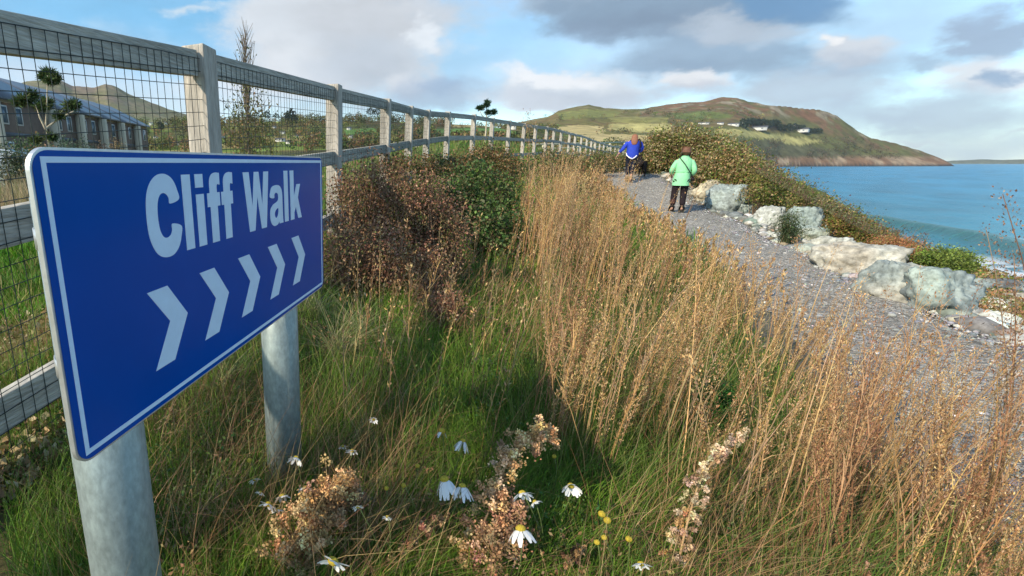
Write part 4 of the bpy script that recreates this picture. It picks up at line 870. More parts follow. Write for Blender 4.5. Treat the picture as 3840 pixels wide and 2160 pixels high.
lone('dead_mugwort', 'pinkish brown feathery plume below the green tuft in the rocks', 'dead stalk', 1985, 900, (2010, 600), (.5, .3, .18), GOLD+RUST, 420, .8, 3.0, lsz=(.006, .013))
lone('seeded_dock', 'wispy brown stalk rising above the fence line at the tall golden clump', 'dead stalk', 1335, 560, (1330, 285), (.34, .24, .15), BRN+GOLD, 420, .8, 4.8, lsz=(.008, .018))
# ================================================================ shrubs
def shrub(name, label, cat, items, stemc, leafc, nleaf, lsz, asp=.55, group=None, nst=60, clump=.10, flat=1.0, gaps=.0):
    """items: list of (x, y, z, rx, ry, rz) lobes (world)"""
    it = np.array(items, float); c0 = it[:, :3].mean(0); zb = min(G1(a[0], a[1]) for a in it); e_ = empty(name, (c0[0], c0[1], zb), label, cat, group)
    vol = it[:, 3]*it[:, 4]*it[:, 5]; pr = vol**.75/np.sum(vol**.75); base_o = np.array([c0[0], c0[1], zb])
    # twigs arching outwards
    Bs = Buf(); ends = []
    for s_ in range(nst):
        L = it[rng.choice(len(it), p=pr)]; v = rng.normal(size=3); v /= np.linalg.norm(v); v[2] = abs(v[2])*.9+.05; tip = L[:3]+v*L[3:6]*rng.uniform(.75, 1.1)
        gx, gy = L[0]+rng.normal()*L[3]*.35, L[1]+rng.normal()*L[4]*.35; gz = G1(gx, gy)-.03; t = np.linspace(0, 1, 5)[:, None]
        P = np.array([gx, gy, gz])*(1-t)+tip*t; P[:, 2] += np.sin(t[:, 0]*math.pi)*.12*np.linalg.norm(tip-P[0]); tube(Bs, P-base_o, np.linspace(.008, .003, 5), stemc, 3, False); ends.append(tip)
    Bs.build('stems', M_dry, e_)
    Bl = Buf(); k = int(nleaf/14); li = rng.choice(len(it), k, p=pr); v = rng.normal(size=(k, 3)); v /= np.linalg.norm(v, axis=1)[:, None]
    rad = rng.uniform(.35, 1.08, k)**.6; cen = it[li, :3]+v*it[li, 3:6]*rad[:, None]
    if gaps: 
        kp = fbm(cen[:, 0]*2.3+cen[:, 2]*1.7, cen[:, 1]*2.3+cen[:, 2]*2.1, 3) > gaps; cen = cen[kp]; k = len(cen)
    gz = ground(cen[:, 0], cen[:, 1]); cen[:, 2] = np.maximum(cen[:, 2], gz+.04)
    cc_ = pal(leafc, k, .2); m = 14; P = np.repeat(cen, m, 0)+rng.normal(size=(k*m, 3))*clump*np.array([1, 1, .8]); C = np.repeat(cc_, m, 0)*(1+rng.normal(size=(k*m, 1))*.22); C = np.clip(C, .004, 1)
    leaves(Bl, P-base_o, rng.uniform(lsz[0], lsz[1], k*m), C, asp); Bl.build('foliage', M_leaf, e_); return e_
def lobe(x, yt, yb, Y, wpx, dep=1.0, sink=.3):
    """lobe of foliage seen at column x between rows yt and yb, width wpx, at range Y"""
    a = atY(x, yt, Y); gz = G1(a[0], a[1]); b = max(gz-.1, atY(x, yb, Y)[2]) if yb else gz
    w = abs(atY(x+wpx/2, yt, Y)[0]-a[0]); h = (a[2]-b)/2
    return (a[0], a[1], b+h, w, w*dep, max(h, .1))
PURP = [(.20, .09, .055), (.27, .13, .08), (.14, .07, .05), (.34, .19, .11), (.22, .15, .07), (.38, .25, .15)]
shrub('dead_dock_thicket', 'dense reddish brown thicket right behind the blue sign', 'shrub',
      [lobe(870, 400, 760, 3.0, 90), lobe(930, 385, 760, 3.3, 120), lobe(1000, 400, 800, 3.2, 130), lobe(1080, 430, 800, 3.3, 120), lobe(1140, 500, 780, 3.3, 90), lobe(860, 560, 830, 2.6, 90), lobe(960, 560, 830, 2.7, 140), lobe(1080, 620, 830, 2.7, 110)],
      (.28, .18, .11), PURP+[(.12, .13, .04)], 42000, (.010, .021), .6, nst=240, clump=.045)
shrub('dead_dock_thicket', 'small dark brown dead bush at the lower right of the reddish thicket', 'shrub',
      [lobe(1120, 740, 850, 2.35, 90), lobe(1080, 700, 800, 2.6, 60)], (.24, .15, .10), PURP, 5000, (.010, .018), .6, nst=60, clump=.035)
shrub('green_bramble', 'dark green bushy plant between the reddish thicket and the golden grass', 'shrub',
      [lobe(1195, 400, 620, 5.6, 110), lobe(1250, 440, 620, 5.2, 100), lobe(1150, 450, 640, 5.2, 90), lobe(1240, 520, 660, 4.4, 90)],
      (.16, .12, .07), [(.05, .10, .025), (.08, .14, .03), (.035, .07, .02), (.12, .16, .06), (.16, .12, .06)], 18000, (.022, .045), .6, nst=90, clump=.08)
shrub('russet_bramble', 'russet and green scrub under the fence rails left of the tall golden clump', 'shrub',
      [lobe(1230, 368, 440, 8.0, 110), lobe(1160, 392, 440, 7.4, 90), lobe(1280, 400, 460, 7.6, 70), lobe(1080, 398, 440, 6.4, 90), lobe(1000, 400, 440, 5.4, 80)],
      (.2, .14, .08), [(.22, .12, .05), (.10, .12, .03), (.28, .18, .09), (.07, .09, .03)], 16000, (.02, .04), .6, nst=80, clump=.08)
shrub('verge_scrub', 'low green and brown scrub on the verge between fence and far end of path', 'shrub',
      [lobe(x, yt, 432, Yv_, 70) for x, yt, Yv_ in ((1400, 388, 13), (1450, 388, 15.5), (1500, 388, 18), (1540, 392, 20), (1440, 405, 13), (1370, 395, 11), (1580, 395, 22), (1530, 385, 24))],
      (.2, .15, .08), [(.09, .13, .03), (.06, .09, .025), (.17, .15, .06), (.22, .13, .07)], 16000, (.04, .08), .6, nst=60, clump=.16)
BRM = [(.13, .17, .03), (.20, .22, .05), (.28, .20, .08), (.34, .24, .12), (.08, .12, .025), (.42, .36, .20), (.24, .13, .06)]
shrub('bramble_bush', 'tallest bramble bush, rising behind the two walkers', 'shrub',
      [lobe(1660, 332, 450, 19, 90), lobe(1720, 318, 450, 18.5, 120), lobe(1790, 335, 460, 18, 110), lobe(1640, 370, 445, 18.5, 60), lobe(1850, 365, 470, 17, 90)],
      (.25, .17, .1), BRM, 42000, (.04, .10), .5, nst=260, clump=.19, gaps=.36)
shrub('bramble_bush', 'brown and green bramble behind the tallest boulders, right of the green coat', 'shrub',
      [lobe(1840, 372, 480, 14.5, 100), lobe(1790, 400, 470, 14.5, 90), lobe(1890, 405, 500, 13.5, 90), lobe(1750, 420, 450, 14.5, 60)],
      (.25, .17, .1), BRM, 26000, (.042, .085), .55, nst=110, clump=.15, gaps=.36)
shrub('bramble_bush', 'olive bramble where the bush line starts to slope down to the sea', 'shrub',
      [lobe(1940, 430, 498, 12.8, 80), lobe(1985, 462, 512, 12.2, 76), lobe(1915, 465, 503, 12.2, 66)],
      (.25, .17, .1), BRM[:5]+[(.16, .2, .05)], 18000, (.035, .07), .55, nst=80, clump=.12, gaps=.35)
shrub('bramble_bush', 'green bramble with arching shoots against the water above the flat boulders', 'shrub',
      [lobe(2045, 490, 534, 10.8, 76), lobe(2095, 520, 556, 10.2, 76), lobe(2140, 538, 568, 9.8, 60)],
      (.25, .17, .1), BRM[:5], 16000, (.028, .055), .55, nst=80, clump=.09, gaps=.33)
shrub('bramble_bush', 'yellow green bramble behind the bleached slab', 'shrub',
      [lobe(2160, 556, 594, 8.9, 70), lobe(2205, 578, 608, 8.3, 64), lobe(2125, 548, 578, 9.1, 56)],
      (.3, .17, .1), [(.16, .18, .03), (.24, .20, .05), (.11, .14, .03), (.3, .16, .07)], 12000, (.022, .045), .55, nst=60, clump=.07)
shrub('red_dock', 'low orange red plants growing along the slope above the waves', 'shrub',
      [lobe(2260, 602, 640, 6.6, 70), lobe(2310, 622, 660, 6.2, 60), lobe(2230, 600, 630, 6.9, 50)],
      (.4, .16, .08), [(.40, .17, .07), (.30, .12, .06), (.25, .2, .06), (.45, .27, .13)], 8000, (.016, .03), .5, nst=70, clump=.05)
shrub('sea_radish', 'bright green leafy plant at the foot of the bush line above the breaking wave', 'shrub',
      [lobe(2390, 628, 672, 5.7, 80), lobe(2430, 645, 680, 5.4, 50), lobe(2350, 635, 665, 5.9, 50)],
      (.2, .24, .07), [(.16, .24, .04), (.22, .28, .06), (.12, .16, .04)], 6000, (.018, .036), .5, nst=40, clump=.05)
shrub('green_tuft', 'dark green tuft growing between the boulders', 'plant',
      [lobe(1990, 528, 605, 8.35, 30), lobe(2000, 560, 605, 8.3, 34)], (.1, .12, .05), [(.06, .11, .04), (.09, .13, .06), (.05, .08, .04), (.14, .15, .07)], 3200, (.02, .06), .22, nst=40, clump=.07)
shrub('leafy_shoots', 'fresh green feathery shoots standing among the golden stems', 'plant',
      [lobe(1810, 965, 1110, 1.7, 70)], (.08, .2, .04), [(.04, .16, .03), (.07, .22, .04), (.03, .10, .02)], 3600, (.010, .026), .25, nst=24, clump=.02)
# low ground cover filling the slope to the sea
B = Buf(); k = 60000; X, Y = scatter_view(k, 44, 66, 4.2, 45); u = path_u(X, Y); ok = (u > 1.5) & (u < 8) & (ground(X, Y) > -4.3); X, Y = X[ok], Y[ok]; r_ = np.hypot(X, Y)
P = np.stack([X, Y, ground(X, Y)+rng.random(len(X))**2*.28], 1); leaves(B, P, rng.uniform(.02, .05, len(X))*np.maximum(1, r_/8), pal(BRM+[(.4, .2, .08)], len(X), .2), .5)
o = B.build('slope_undergrowth', M_leaf); tag(o, 'low creeping undergrowth on the slope to the sea', 'undergrowth', kind='stuff')
# arching shoots of the brambles
B = Buf(); k = 420; xs = rng.uniform(1900, 2330, k); ys = np.interp(xs, [1900, 2000, 2100, 2200, 2300, 2440], [425, 480, 535, 585, 615, 655]); 
for x, y in zip(xs, ys):
    Yd = np.interp(x, [1900, 2000, 2100, 2200, 2330], [12.2, 11, 9.2, 7.6, 6.4]); p = atY(x, y+8, Yd); L = rng.uniform(.15, .4)*(Yd/9); d_ = np.array([rng.normal()*.5+.4, rng.normal()*.3])
    blades(B, p[None], np.array([L]), .006*Yd/9, d_[None], pal([(.14, .10, .07), (.25, .16, .1), (.12, .15, .05)], 1), 4, droop=1.2)
    kk = 7; u = rng.random(kk); q = p+np.c_[d_[0]*L*u**2, d_[1]*L*u**2, L*u*.9]; leaves(B, q, rng.uniform(.02, .045, kk)*Yd/9, pal([(.10, .12, .06), (.2, .22, .12), (.16, .08, .07)], kk), .5)
o = B.build('bramble_shoots_foliage', M_leaf); tag(o, 'thin arching bramble shoots along the top of the bush line', 'foliage', kind='stuff')

# ================================================================ foreground flowers and seed spikes
M_petal = mat('petal', (.78, .79, .78), .6, .3, transl=.2); M_disc = mat('flower_disc', (.55, .42, .05), .8, .2, bump=.6, bscale=900, var=.2, vscale=300); M_fstem = mat('flower_stem', (.12, .16, .05), .7, .2)
def flower(x, y, h, size, label, cat, kind='daisy', tilt=0, droop=0, group=None):
    size *= 1.22; h += .02; p = hit(x, y, h); g_ = G1(p[0], p[1]); e_ = empty(cat.replace(' ', '_'), (p[0], p[1]+.02, g_), label, cat, group); hd = np.array([0, -.02, p[2]-g_]); s = size/2
    Bs = Buf(); t = np.linspace(0, 1, 6)[:, None]; P = np.array([rng.normal()*.04, .03, -.01])*(1-t)+hd*t+np.c_[np.sin(t*3)*.012, t*0, t*0]; tube(Bs, P, .0011, (.1, .14, .04), 4); o = Bs.build('stem', M_fstem, e_, True)
    q = Matrix.Rotation(tilt, 3, 'X') @ Matrix.Rotation(rng.uniform(-.4, .4), 3, 'Y'); q = np.array(q)
    bm = bmesh.new(); bmesh.ops.create_uvsphere(bm, u_segments=14, v_segments=8, radius=s*(.34 if kind == 'daisy' else .5))
    for v in bm.verts:
        v.co.z *= .75 if kind == 'daisy' else .9; w_ = q@np.array(v.co[:]); v.co = Vector(w_+hd)
    me = bpy.data.meshes.new('disc'); bm.to_mesh(me); bm.free(); link('disc', me, M_disc, e_, True)
    npet = 15 if kind == 'daisy' else (3 if kind == 'shed' else 0)
    for j in range(npet):
        a = 2*math.pi*j/max(npet, 1)+rng.normal()*.08
        if kind == 'daisy' and rng.random() < .12: continue
        ll = s*rng.uniform(.85, 1.05); w0 = s*.17; dr = droop+rng.normal()*.12; V = []
        for tt, ww in ((.25, .5), (.5, 1), (.8, 1), (1.0, .45)):
            rr2 = ll*tt; zz = -s*dr*tt*tt
            for sg in (-1, 1): V.append(q@np.array([rr2*math.cos(a)-sg*ww*w0*math.sin(a), rr2*math.sin(a)+sg*ww*w0*math.cos(a), zz])+hd)
        Bp = Buf(); Bp.add(V, [[0, 1, 3, 2], [2, 3, 5, 4], [4, 5, 7, 6]], (1, 1, 1)); Bp.build('petal', M_petal, e_)
    return e_
DG = 'ox eye daisies in the foreground weeds'
for (x, y, h, s_, ti, dr, lab) in [
    (1310, 1330, .20, .046, -.5, .7, 'big white daisy with drooping petals right of the tan seed spike, low in front'),
    (1118, 1205, .20, .044, -.3, 1.3, 'large daisy with petals folded down between the two tan seed spikes'),
    (1163, 1222, .19, .036, -.5, 1.2, 'white daisy touching the right side of the large folded one'),
    (1314, 1240, .20, .036, -.9, .5, 'white daisy beside the top of the middle tan seed spike'),
    (1436, 1222, .18, .036, -1.2, .6, 'white daisy seen edge on, farthest right of the open ones'),
    (770, 1228, .15, .034, -.9, .3, 'daisy just right of the foot of the farther sign post'),
    (710, 1248, .15, .032, -.8, .3, 'white daisy in front of the farther sign post foot'),
    (676, 1268, .15, .034, -.9, .3, 'white daisy left of the farther sign post foot'),
    (640, 1206, .14, .022, -.9, .3, 'little daisy left of the farther sign post, above its foot'),
    (745, 1152, .20, .030, -1.0, .6, 'half wilted daisy in front of the farther sign post'),
    (886, 1134, .16, .026, -1.0, .3, 'small bright daisy on the turf right of the farther sign post'),
    (940, 1055, .14, .022, -1.3, .3, 'tiny pale daisy on a stalk, farthest from the camera'),
    (1165, 1108, .20, .030, -.4, 1.3, 'daisy with hanging petals right of the yellow button with torn petals'),
    (862, 1122, .15, .020, -.9, .3, 'faint white daisy just left of the small bright one on the turf'),
    (700, 1282, .14, .022, -.8, .3, 'small daisy under the pair at the farther sign post foot'),
    (655, 1238, .13, .020, -.9, .4, 'small daisy between the leftmost two at the farther sign post foot'),
    (975, 1300, .20, .018, -.9, .3, 'tiny white daisy right of the left tan seed spike'),
    (1345, 1262, .18, .024, -.9, .4, 'small daisy just below right of the one at the middle spike top'),
    (838, 1412, .24, .042, -1.0, .2, 'daisy facing the camera at the bottom between the left spike stems'),
    (900, 1275, .22, .020, -1.0, .2, 'tiny white daisy over the left tan seed spike'),
    (1612, 1418, .24, .026, -1.0, .3, 'greenish white daisy at the bottom of the picture')]:
    flower(x, y, h, s_, lab, 'daisy', 'daisy', ti, dr, DG)
for (x, y, h, s_, kd, lab) in [
    (1112, 1084, .20, .026, 'shed', 'yellow button head with three torn white petals'),
    (972, 1228, .18, .017, 'b', 'brownish yellow button nearest the left tan seed spike'), (1015, 1221, .18, .017, 'b', 'yellow button just right of the brownish one'),
    (1050, 1172, .18, .018, 'b', 'round ochre button left of the large folded daisy'), (1394, 1148, .16, .018, 'b', 'lone yellow button right of the curled top of the middle spike'),
    (1514, 1293, .18, .024, 'b', 'upper yellow button of the touching pair'), (1528, 1309, .18, .024, 'b', 'lower yellow button of the touching pair'),
    (1520, 1352, .18, .018, 'b', 'dull yellow button below the touching pair'), (1502, 1364, .18, .018, 'b', 'dull yellow button at lower left under the touching pair'),
    (628, 1158, .15, .020, 'b', 'pale closed bud left of the farther sign post'), (1582, 1356, .20, .020, 'b', 'yellow button on a stalk right of the dull pair')]:
    flower(x, y, h, s_, lab, 'button flower', kd, -.4, .9, 'petalless yellow button flowers')
SEED = [(.60, .38, .17), (.50, .30, .13), (.70, .48, .25), (.38, .22, .10)]
def spike(label, pts, Y0, Y1, rad, nsd, cols=SEED, ls=(.0035, .008)):
    """curved papery seed spike through photo points"""
    rad *= 1.2; nsd = int(nsd*1.35); P = np.array([atY(a, b, Y0+(Y1-Y0)*i/(len(pts)-1)) for i, (a, b) in enumerate(pts)]); g_ = G1(P[0, 0], P[0, 1]); o0 = np.array([P[0, 0], P[0, 1], g_]); e_ = empty('seed_spike', tuple(o0), label, 'seed spike')
    P[0, 2] = min(P[0, 2], g_); tt = np.linspace(0, 1, len(P)); T_ = np.linspace(0, 1, 40); Q = np.stack([np.interp(T_, tt, P[:, i]) for i in range(3)], 1)
    for _ in range(3): Q[1:-1] = (Q[:-2]+2*Q[1:-1]+Q[2:])/4
    Q -= o0; Bs = Buf(); tube(Bs, Q, np.linspace(.003, .0012, 40), (.5, .33, .17), 5)
    Bl = Buf(); nl_ = max(30, nsd//42); ul = .12+.88*rng.random(nl_)**.85; ph = rng.uniform(0, 6.28, nl_); rl = rad*rng.uniform(.15, 1.5, nl_)*(1-.5*ul); zl = rng.normal(size=nl_)*rad*.5
    cl_ = np.stack([np.interp(ul, T_, Q[:, i]) for i in range(3)], 1); lum = cl_+np.stack([np.cos(ph)*rl, np.sin(ph)*rl, zl+rl*.5], 1); li = rng.integers(0, nl_, nsd)
    Bt2 = Buf()
    for a_, b_ in zip(cl_, lum): tube(Bs, [a_, (a_+b_)/2+np.array([0, 0, .002]), b_], .0008, (.45, .3, .16), 3, False)
    q = lum[li]+rng.normal(size=(nsd, 3))*rad*.17; lcol = pal(cols, nl_, .25); nsc = np.clip(lcol[li]*(1+rng.normal(size=(nsd, 1))*.2), .01, 1)
    leaves(Bl, q, rng.uniform(ls[0], ls[1], nsd), nsc, .8); Bs.build('stem', M_dry, e_, True); Bl.build('seeds', M_dry, e_); return e_
spike('tan seed spike with an arched grey brown top nearest the two posts', [(700, 1500), (715, 1390), (770, 1290), (830, 1240), (890, 1235)], .74, .92, .030, 4200)
spike('shorter tan seed spike leaning in front of the arched one', [(745, 1500), (770, 1410), (810, 1350), (850, 1300)], .72, .84, .020, 1800)
spike('dark greyish seed spike lying over the arched tan one', [(740, 1400), (790, 1300), (860, 1255), (925, 1275)], .84, .95, .022, 2200, [(.30, .22, .16), (.38, .29, .21), (.22, .15, .1)])
spike('tan seed spike with a curled hook top in the middle of the foreground', [(1160, 1500), (1190, 1380), (1240, 1260), (1275, 1160), (1330, 1100), (1385, 1110)], .78, 1.02, .024, 4200, [(.62, .40, .20), (.52, .31, .14), (.70, .50, .28)])
spike('bushy reddish tan seed spike right of the hooked one', [(1230, 1500), (1250, 1400), (1270, 1330), (1300, 1270)], .76, .88, .032, 3200, [(.42, .24, .14), (.5, .32, .18), (.32, .18, .1)])
spike('slender pale seed spike leaning right below the leafy green shoots', [(1690, 1500), (1720, 1350), (1755, 1220), (1800, 1150), (1870, 1090)], .85, 1.15, .016, 2600, [(.55, .42, .28), (.62, .48, .33), (.42, .3, .18)])
spike('loose brown seed spike lying low between the two big tan spikes', [(960, 1500), (1010, 1400), (1060, 1340), (1120, 1310)], .76, .90, .014, 1300, [(.40, .24, .13), (.30, .17, .1), (.48, .32, .18)])
spike('thin rusty seed spike standing just right of the farther sign post', [(800, 1330), (815, 1240), (822, 1180)], 1.0, 1.1, .010, 600, [(.42, .22, .12), (.34, .17, .09)])
spike('small reddish brown seed spike below the yellow button heads', [(1400, 1500), (1425, 1420), (1470, 1370)], .78, .88, .012, 900, [(.42, .24, .13), (.3, .17, .1)])
spike('short brown seed spike in the bottom right among the golden stems', [(2150, 1500), (2165, 1440), (2175, 1390)], .95, 1.0, .014, 900, [(.45, .28, .18), (.34, .2, .13)])
spike('thin brown seed spike left of the slender pale one', [(1650, 1500), (1690, 1370), (1740, 1260)], .85, 1.0, .012, 900)
# ================================================================ trees beyond the fence
def tufted_tree(name, label, cat, trunk, Y, tufts, rad, needle, nneed, cols, barkc=(.34, .30, .24)):
    """trunk: list of branches, each a list of photo points; tufts: (x, y, radius in photo px)"""
    f0_ = atY(*trunk[0][0], Y); gz = G1(f0_[0], f0_[1]); o0 = np.array([f0_[0], f0_[1], gz]); e_ = empty(name, tuple(o0), label, cat); Bt = Buf()
    for bi, br in enumerate(trunk):
        P = np.array([atY(a, b, Y+(.0 if bi == 0 else rng.normal()*.15)) for a, b in br])
        if bi == 0: P[0, 2] = gz-.1
        r0 = rad*(1 if bi == 0 else .6); tube(Bt, P-o0, np.linspace(r0, r0*.45, len(P)), barkc, 6)
    Bt.build('trunk', M_bark_pale, e_, True); Bl = Buf()
    for (x, y, rp) in tufts:
        c = atY(x, y, Y+rng.normal()*.1); w = abs(atY(x+rp, y, Y)[0]-atY(x, y, Y)[0]); v = rng.normal(size=(nneed, 3)); v /= np.linalg.norm(v, axis=1)[:, None]; v[:, 2] = v[:, 2]*.7+.1
        for s_ in range(1): leaves(Bl, c+v*w*rng.uniform(.2, .8, nneed)[:, None]-o0, needle*rng.uniform(.7, 1.3, nneed), pal(cols, nneed, .2), .16, along=v*1.5)
    Bl.build('crown', M_leaf, e_); return e_
M_bark_pale = mat('pale_bark', (.42, .37, .28), .9, .1, var=.25, vscale=12, bump=.4, bscale=40)
PINE = [(.05, .09, .03), (.08, .13, .04), (.12, .14, .05), (.035, .06, .025)]
tufted_tree('young_pine', 'young pine with a pale forked trunk and needle tufts in front of the houses', 'tree',
    [[(124, 420), (122, 360), (115, 325)], [(115, 325), (118, 270), (120, 190)], [(115, 325), (100, 295), (90, 265)], [(118, 322), (145, 300), (185, 280)], [(90, 265), (62, 255)]], 11.0,
    [(122, 186, 26), (112, 196, 18), (138, 196, 20), (128, 205, 16), (62, 252, 26), (45, 258, 18), (82, 240, 20), (105, 268, 24), (118, 258, 18), (178, 268, 26), (190, 262, 16), (150, 292, 16), (130, 345, 18), (92, 352, 16)], .045, .17, 230, PINE)
tufted_tree('young_pine', 'small pine with round dark tufts poking above the fence rail', 'tree',
    [[(1222, 340), (1224, 300), (1225, 262)], [(1224, 300), (1212, 290), (1206, 276)], [(1224, 296), (1236, 290), (1243, 284)]], 22.0,
    [(1225, 258, 9), (1225, 264, 8), (1207, 273, 10), (1214, 270, 7), (1228, 283, 9), (1243, 282, 9)], .04, .22, 170, [(.02, .05, .02), (.04, .07, .03), (.03, .06, .04)])
def column_tree():
    Y = 14.0; p = atY(622, 400, Y); gz = G1(p[0], p[1]); o0 = np.array([p[0], p[1], gz]); e_ = empty('young_poplar', tuple(o0), 'slim young tree with bare twig top behind the fence', 'tree'); Bt = Buf(); top = atY(617, 75, Y); Ht = top[2]-gz
    t = np.linspace(0, 1, 12); tube(Bt, np.c_[(top[0]-p[0])*t+np.sin(t*6)*.03, np.cos(t*5)*.03, Ht*t], np.linspace(.05, .008, 12), (.2, .15, .12), 6)
    Bl = Buf()
    for i in range(130):
        u = rng.uniform(.08, .97); b = np.array([(top[0]-p[0])*u, 0, Ht*u]); a = rng.uniform(0, 6.28); L = (1-u)*1.1*rng.uniform(.5, 1)+.35; el = rng.uniform(.9, 1.35) if u > .5 else rng.uniform(.3, 1.1)
        d_ = np.array([math.cos(a)*math.cos(el), math.sin(a)*math.cos(el), math.sin(el)]); P = b+d_*np.linspace(0, L, 4)[:, None]; P[:, 2] += np.linspace(0, 1, 4)**2*.15*L; tube(Bt, P, np.linspace(.010, .004, 4), (.18, .13, .11), 3, False)
        if u < .62 or rng.random() < .2:
            k = int(26*(1.1-u)*(1.3 if u < .4 else .7)); q = P[1]+(P[3]-P[1])*rng.random((k, 1))+rng.normal(size=(k, 3))*.09; leaves(Bl, q, rng.uniform(.05, .10, k), pal([(.13, .15, .04), (.19, .18, .06), (.09, .10, .03), (.22, .15, .07)], k, .2), .6)
    for s_ in (-1, 1, 2, -2, 3):
        u0 = .45; b = np.array([(top[0]-p[0])*u0, 0, Ht*u0]); q = np.array([s_*.11+.02, rng.normal()*.1, Ht*rng.uniform(.80, .95)]); P = b+(q-b)*np.linspace(0, 1, 8)[:, None]; tube(Bt, P, np.linspace(.016, .004, 8), (.18, .13, .11), 4)
    Bt.build('trunk', M_bark, e_, True); Bl.build('crown', M_leaf, e_)
column_tree()
# shrubs in front of the houses
for (x, yt, Y, w_, cols, lab) in [(60, 340, 16, 70, [(.05, .10, .04), (.08, .12, .05)], 'dark green garden shrub below the first house'), (100, 355, 13, 50, [(.26, .15, .08), (.2, .14, .06), (.1, .12, .04)], 'russet garden shrub left of the forked pine trunk'),
      (165, 350, 17, 60, [(.07, .12, .07), (.11, .15, .1)], 'blue green garden shrub right of the forked pine trunk'), (205, 345, 19, 50, [(.05, .09, .05), (.09, .12, .07)], 'dark rounded garden shrub under the middle houses'),
      (245, 362, 21, 50, [(.16, .10, .07), (.1, .09, .06)], 'brown leafless looking garden shrub under the middle houses'), (290, 352, 24, 46, [(.30, .20, .1), (.2, .17, .07)], 'orange brown garden shrub near the last houses'), (20, 362, 14, 60, [(.05, .08, .04), (.12, .13, .07)], 'dark garden shrub at the left edge above the parked car')]:
    shrub('garden_shrub', lab, 'shrub', [lobe(x, yt, None, Y, w_), lobe(x+w_*.35, yt+10, None, Y+.3, w_*.6)], (.2, .15, .1), cols, 2600, (.04, .09), .6, nst=14, clump=.12)
# tan reeds
B = Buf(); X, Y = scatter_view(3000, -38, -8, 7.5, 17); ok = fence_side(X, Y) < -3; X, Y = X[ok], Y[ok]; k = len(X)
blades(B, np.stack([X, Y, ground(X, Y)], 1), rng.uniform(.3, .75, k), .012, rng.normal(size=(k, 2))*.18, pal([(.46, .36, .22), (.36, .26, .15), (.3, .26, .12)], k), 3)
o = B.build('tan_reeds_grass', M_dry); tag(o, 'tan tufted grass between lawn and car park', 'grass', kind='stuff')
# ================================================================ houses
M_pier = mat('pale_render', (.56, .48, .35), .9, .1, var=.08, vscale=1.5); M_hwall = mat('render_wall', (.46, .38, .28), .9, .1, var=.1, vscale=1.5); M_roof = mat('slate_roof', (.09, .10, .115), .35, .5, var=.2, vscale=3, stretch=(.3, 3, 1)); M_glass = mat('window_glass', (.10, .14, .17), .08, .8); M_frame = mat('white_frame', (.72, .72, .70), .5, .3); M_shade = mat('facade_shade_brown', (.18, .13, .10), .9, .1, var=.15, vscale=2)
LBH = ['nearest terraced house, cut by the left edge of the picture', 'second terraced house from the left edge', 'third terraced house, behind the forked pine', 'fourth terraced house, in the middle of the row', 'fifth terraced house, last but one of the row', 'last terraced house at the far right end of the row']
def house(i, x0, y0, w, d_, eave, ridge, lab):
    gz = -1.0; e_ = empty('terraced_house', (x0, y0, gz), lab, 'house', 'terraced houses beyond the fence'); Bw_ = Buf()
    V = [(-w, 0, -1), (0, 0, -1), (0, d_, -1), (-w, d_, -1), (-w, 0, eave), (0, 0, eave), (0, d_, eave), (-w, d_, eave), (-w/2, 0, ridge), (-w/2, d_, ridge)]
    Bw_.add(V, [[0, 1, 5, 4], [1, 2, 6, 5], [2, 3, 7, 6], [3, 0, 4, 7]], (.5, .5, .5)); Bw_.add(V, [[4, 5, 8, 8], [6, 7, 9, 9]], (.5, .5, .5)) if False else None
    me = mesh_np('wall', V, [[0, 1, 5, 4], [1, 2, 6, 5], [2, 3, 7, 6], [3, 0, 4, 7]]); wall = link('wall', me, M_hwall, e_)
    link('gable', mesh_np('gable', V, [[4, 5, 8], [6, 7, 9]]), M_hwall, e_)
    o_ = .5; sl_ = (ridge-eave)/(w/2); th = .18
    Vr = []; 
    for yy in (-.35, d_+.1):
        for (xx, zz) in ((o_, eave-o_*sl_), (-w/2, ridge), (-w-o_, eave-o_*sl_)): Vr += [(xx, yy, zz+.02), (xx, yy, zz+.02+th)]
    Fr = [[1, 7, 9, 3], [3, 9, 11, 5], [0, 2, 8, 6], [2, 4, 10, 8], [0, 1, 3, 2], [2, 3, 5, 4], [6, 8, 9, 7], [8, 10, 11, 9], [0, 6, 7, 1], [4, 5, 11, 10]]
    link('roof', mesh_np('roof', Vr, Fr), M_roof, e_)
    bx = Buf(); box(bx, (.003, -.02, -1), (.95, .38, eave-.30)); bx.build('pier', M_pier, e_)
    bx = Buf(); box(bx, (.02, 1.1, 2.9), (.10, d_-.3, 3.15)); bx.build('canopy', M_roof, e_)
    bx = Buf(); box(bx, (.003, .9, 0), (.05, d_-.02, eave-.35)); bx.build('shade_panel', M_shade, e_)  # dark brown sheet, the long facade's shade put into colour
    for (yy, zz, hh, ww) in ((1.5, 3.7, 1.3, .75), (3.1, 3.7, 1.3, .75), (1.4, .9, 1.6, 1.0)):
        b1 = Buf(); box(b1, (.03, yy, zz), (.09, yy+ww, zz+hh)); fr = b1.build('window', M_frame, e_); b2 = Buf(); box(b2, (.085, yy+.1, zz+.1), (.10, yy+ww-.1, zz+hh-.1)); b2.build('pane', M_glass, fr)
    b1 = Buf(); box(b1, (.03, 3.0, 0), (.1, 3.95, 2.1)); b1.build('door', M_frame, e_)
hx0 = -27.0
for i in range(6):
    y0 = 37.0+i*4.6; xh = np.interp(y0, [37, 62], [atY(18, 260, 37.0)[0], atY(326, 300, 60)[0]])
    if i == 0: y0 = 34.5; xh = atY(18, 260, 37.0)[0]
    house(i, xh, y0, 8.5, 4.6 if i else 7.1, atY(100, 240, 40)[2]+1.0+.25 if False else 5.55, 7.7, LBH[i])
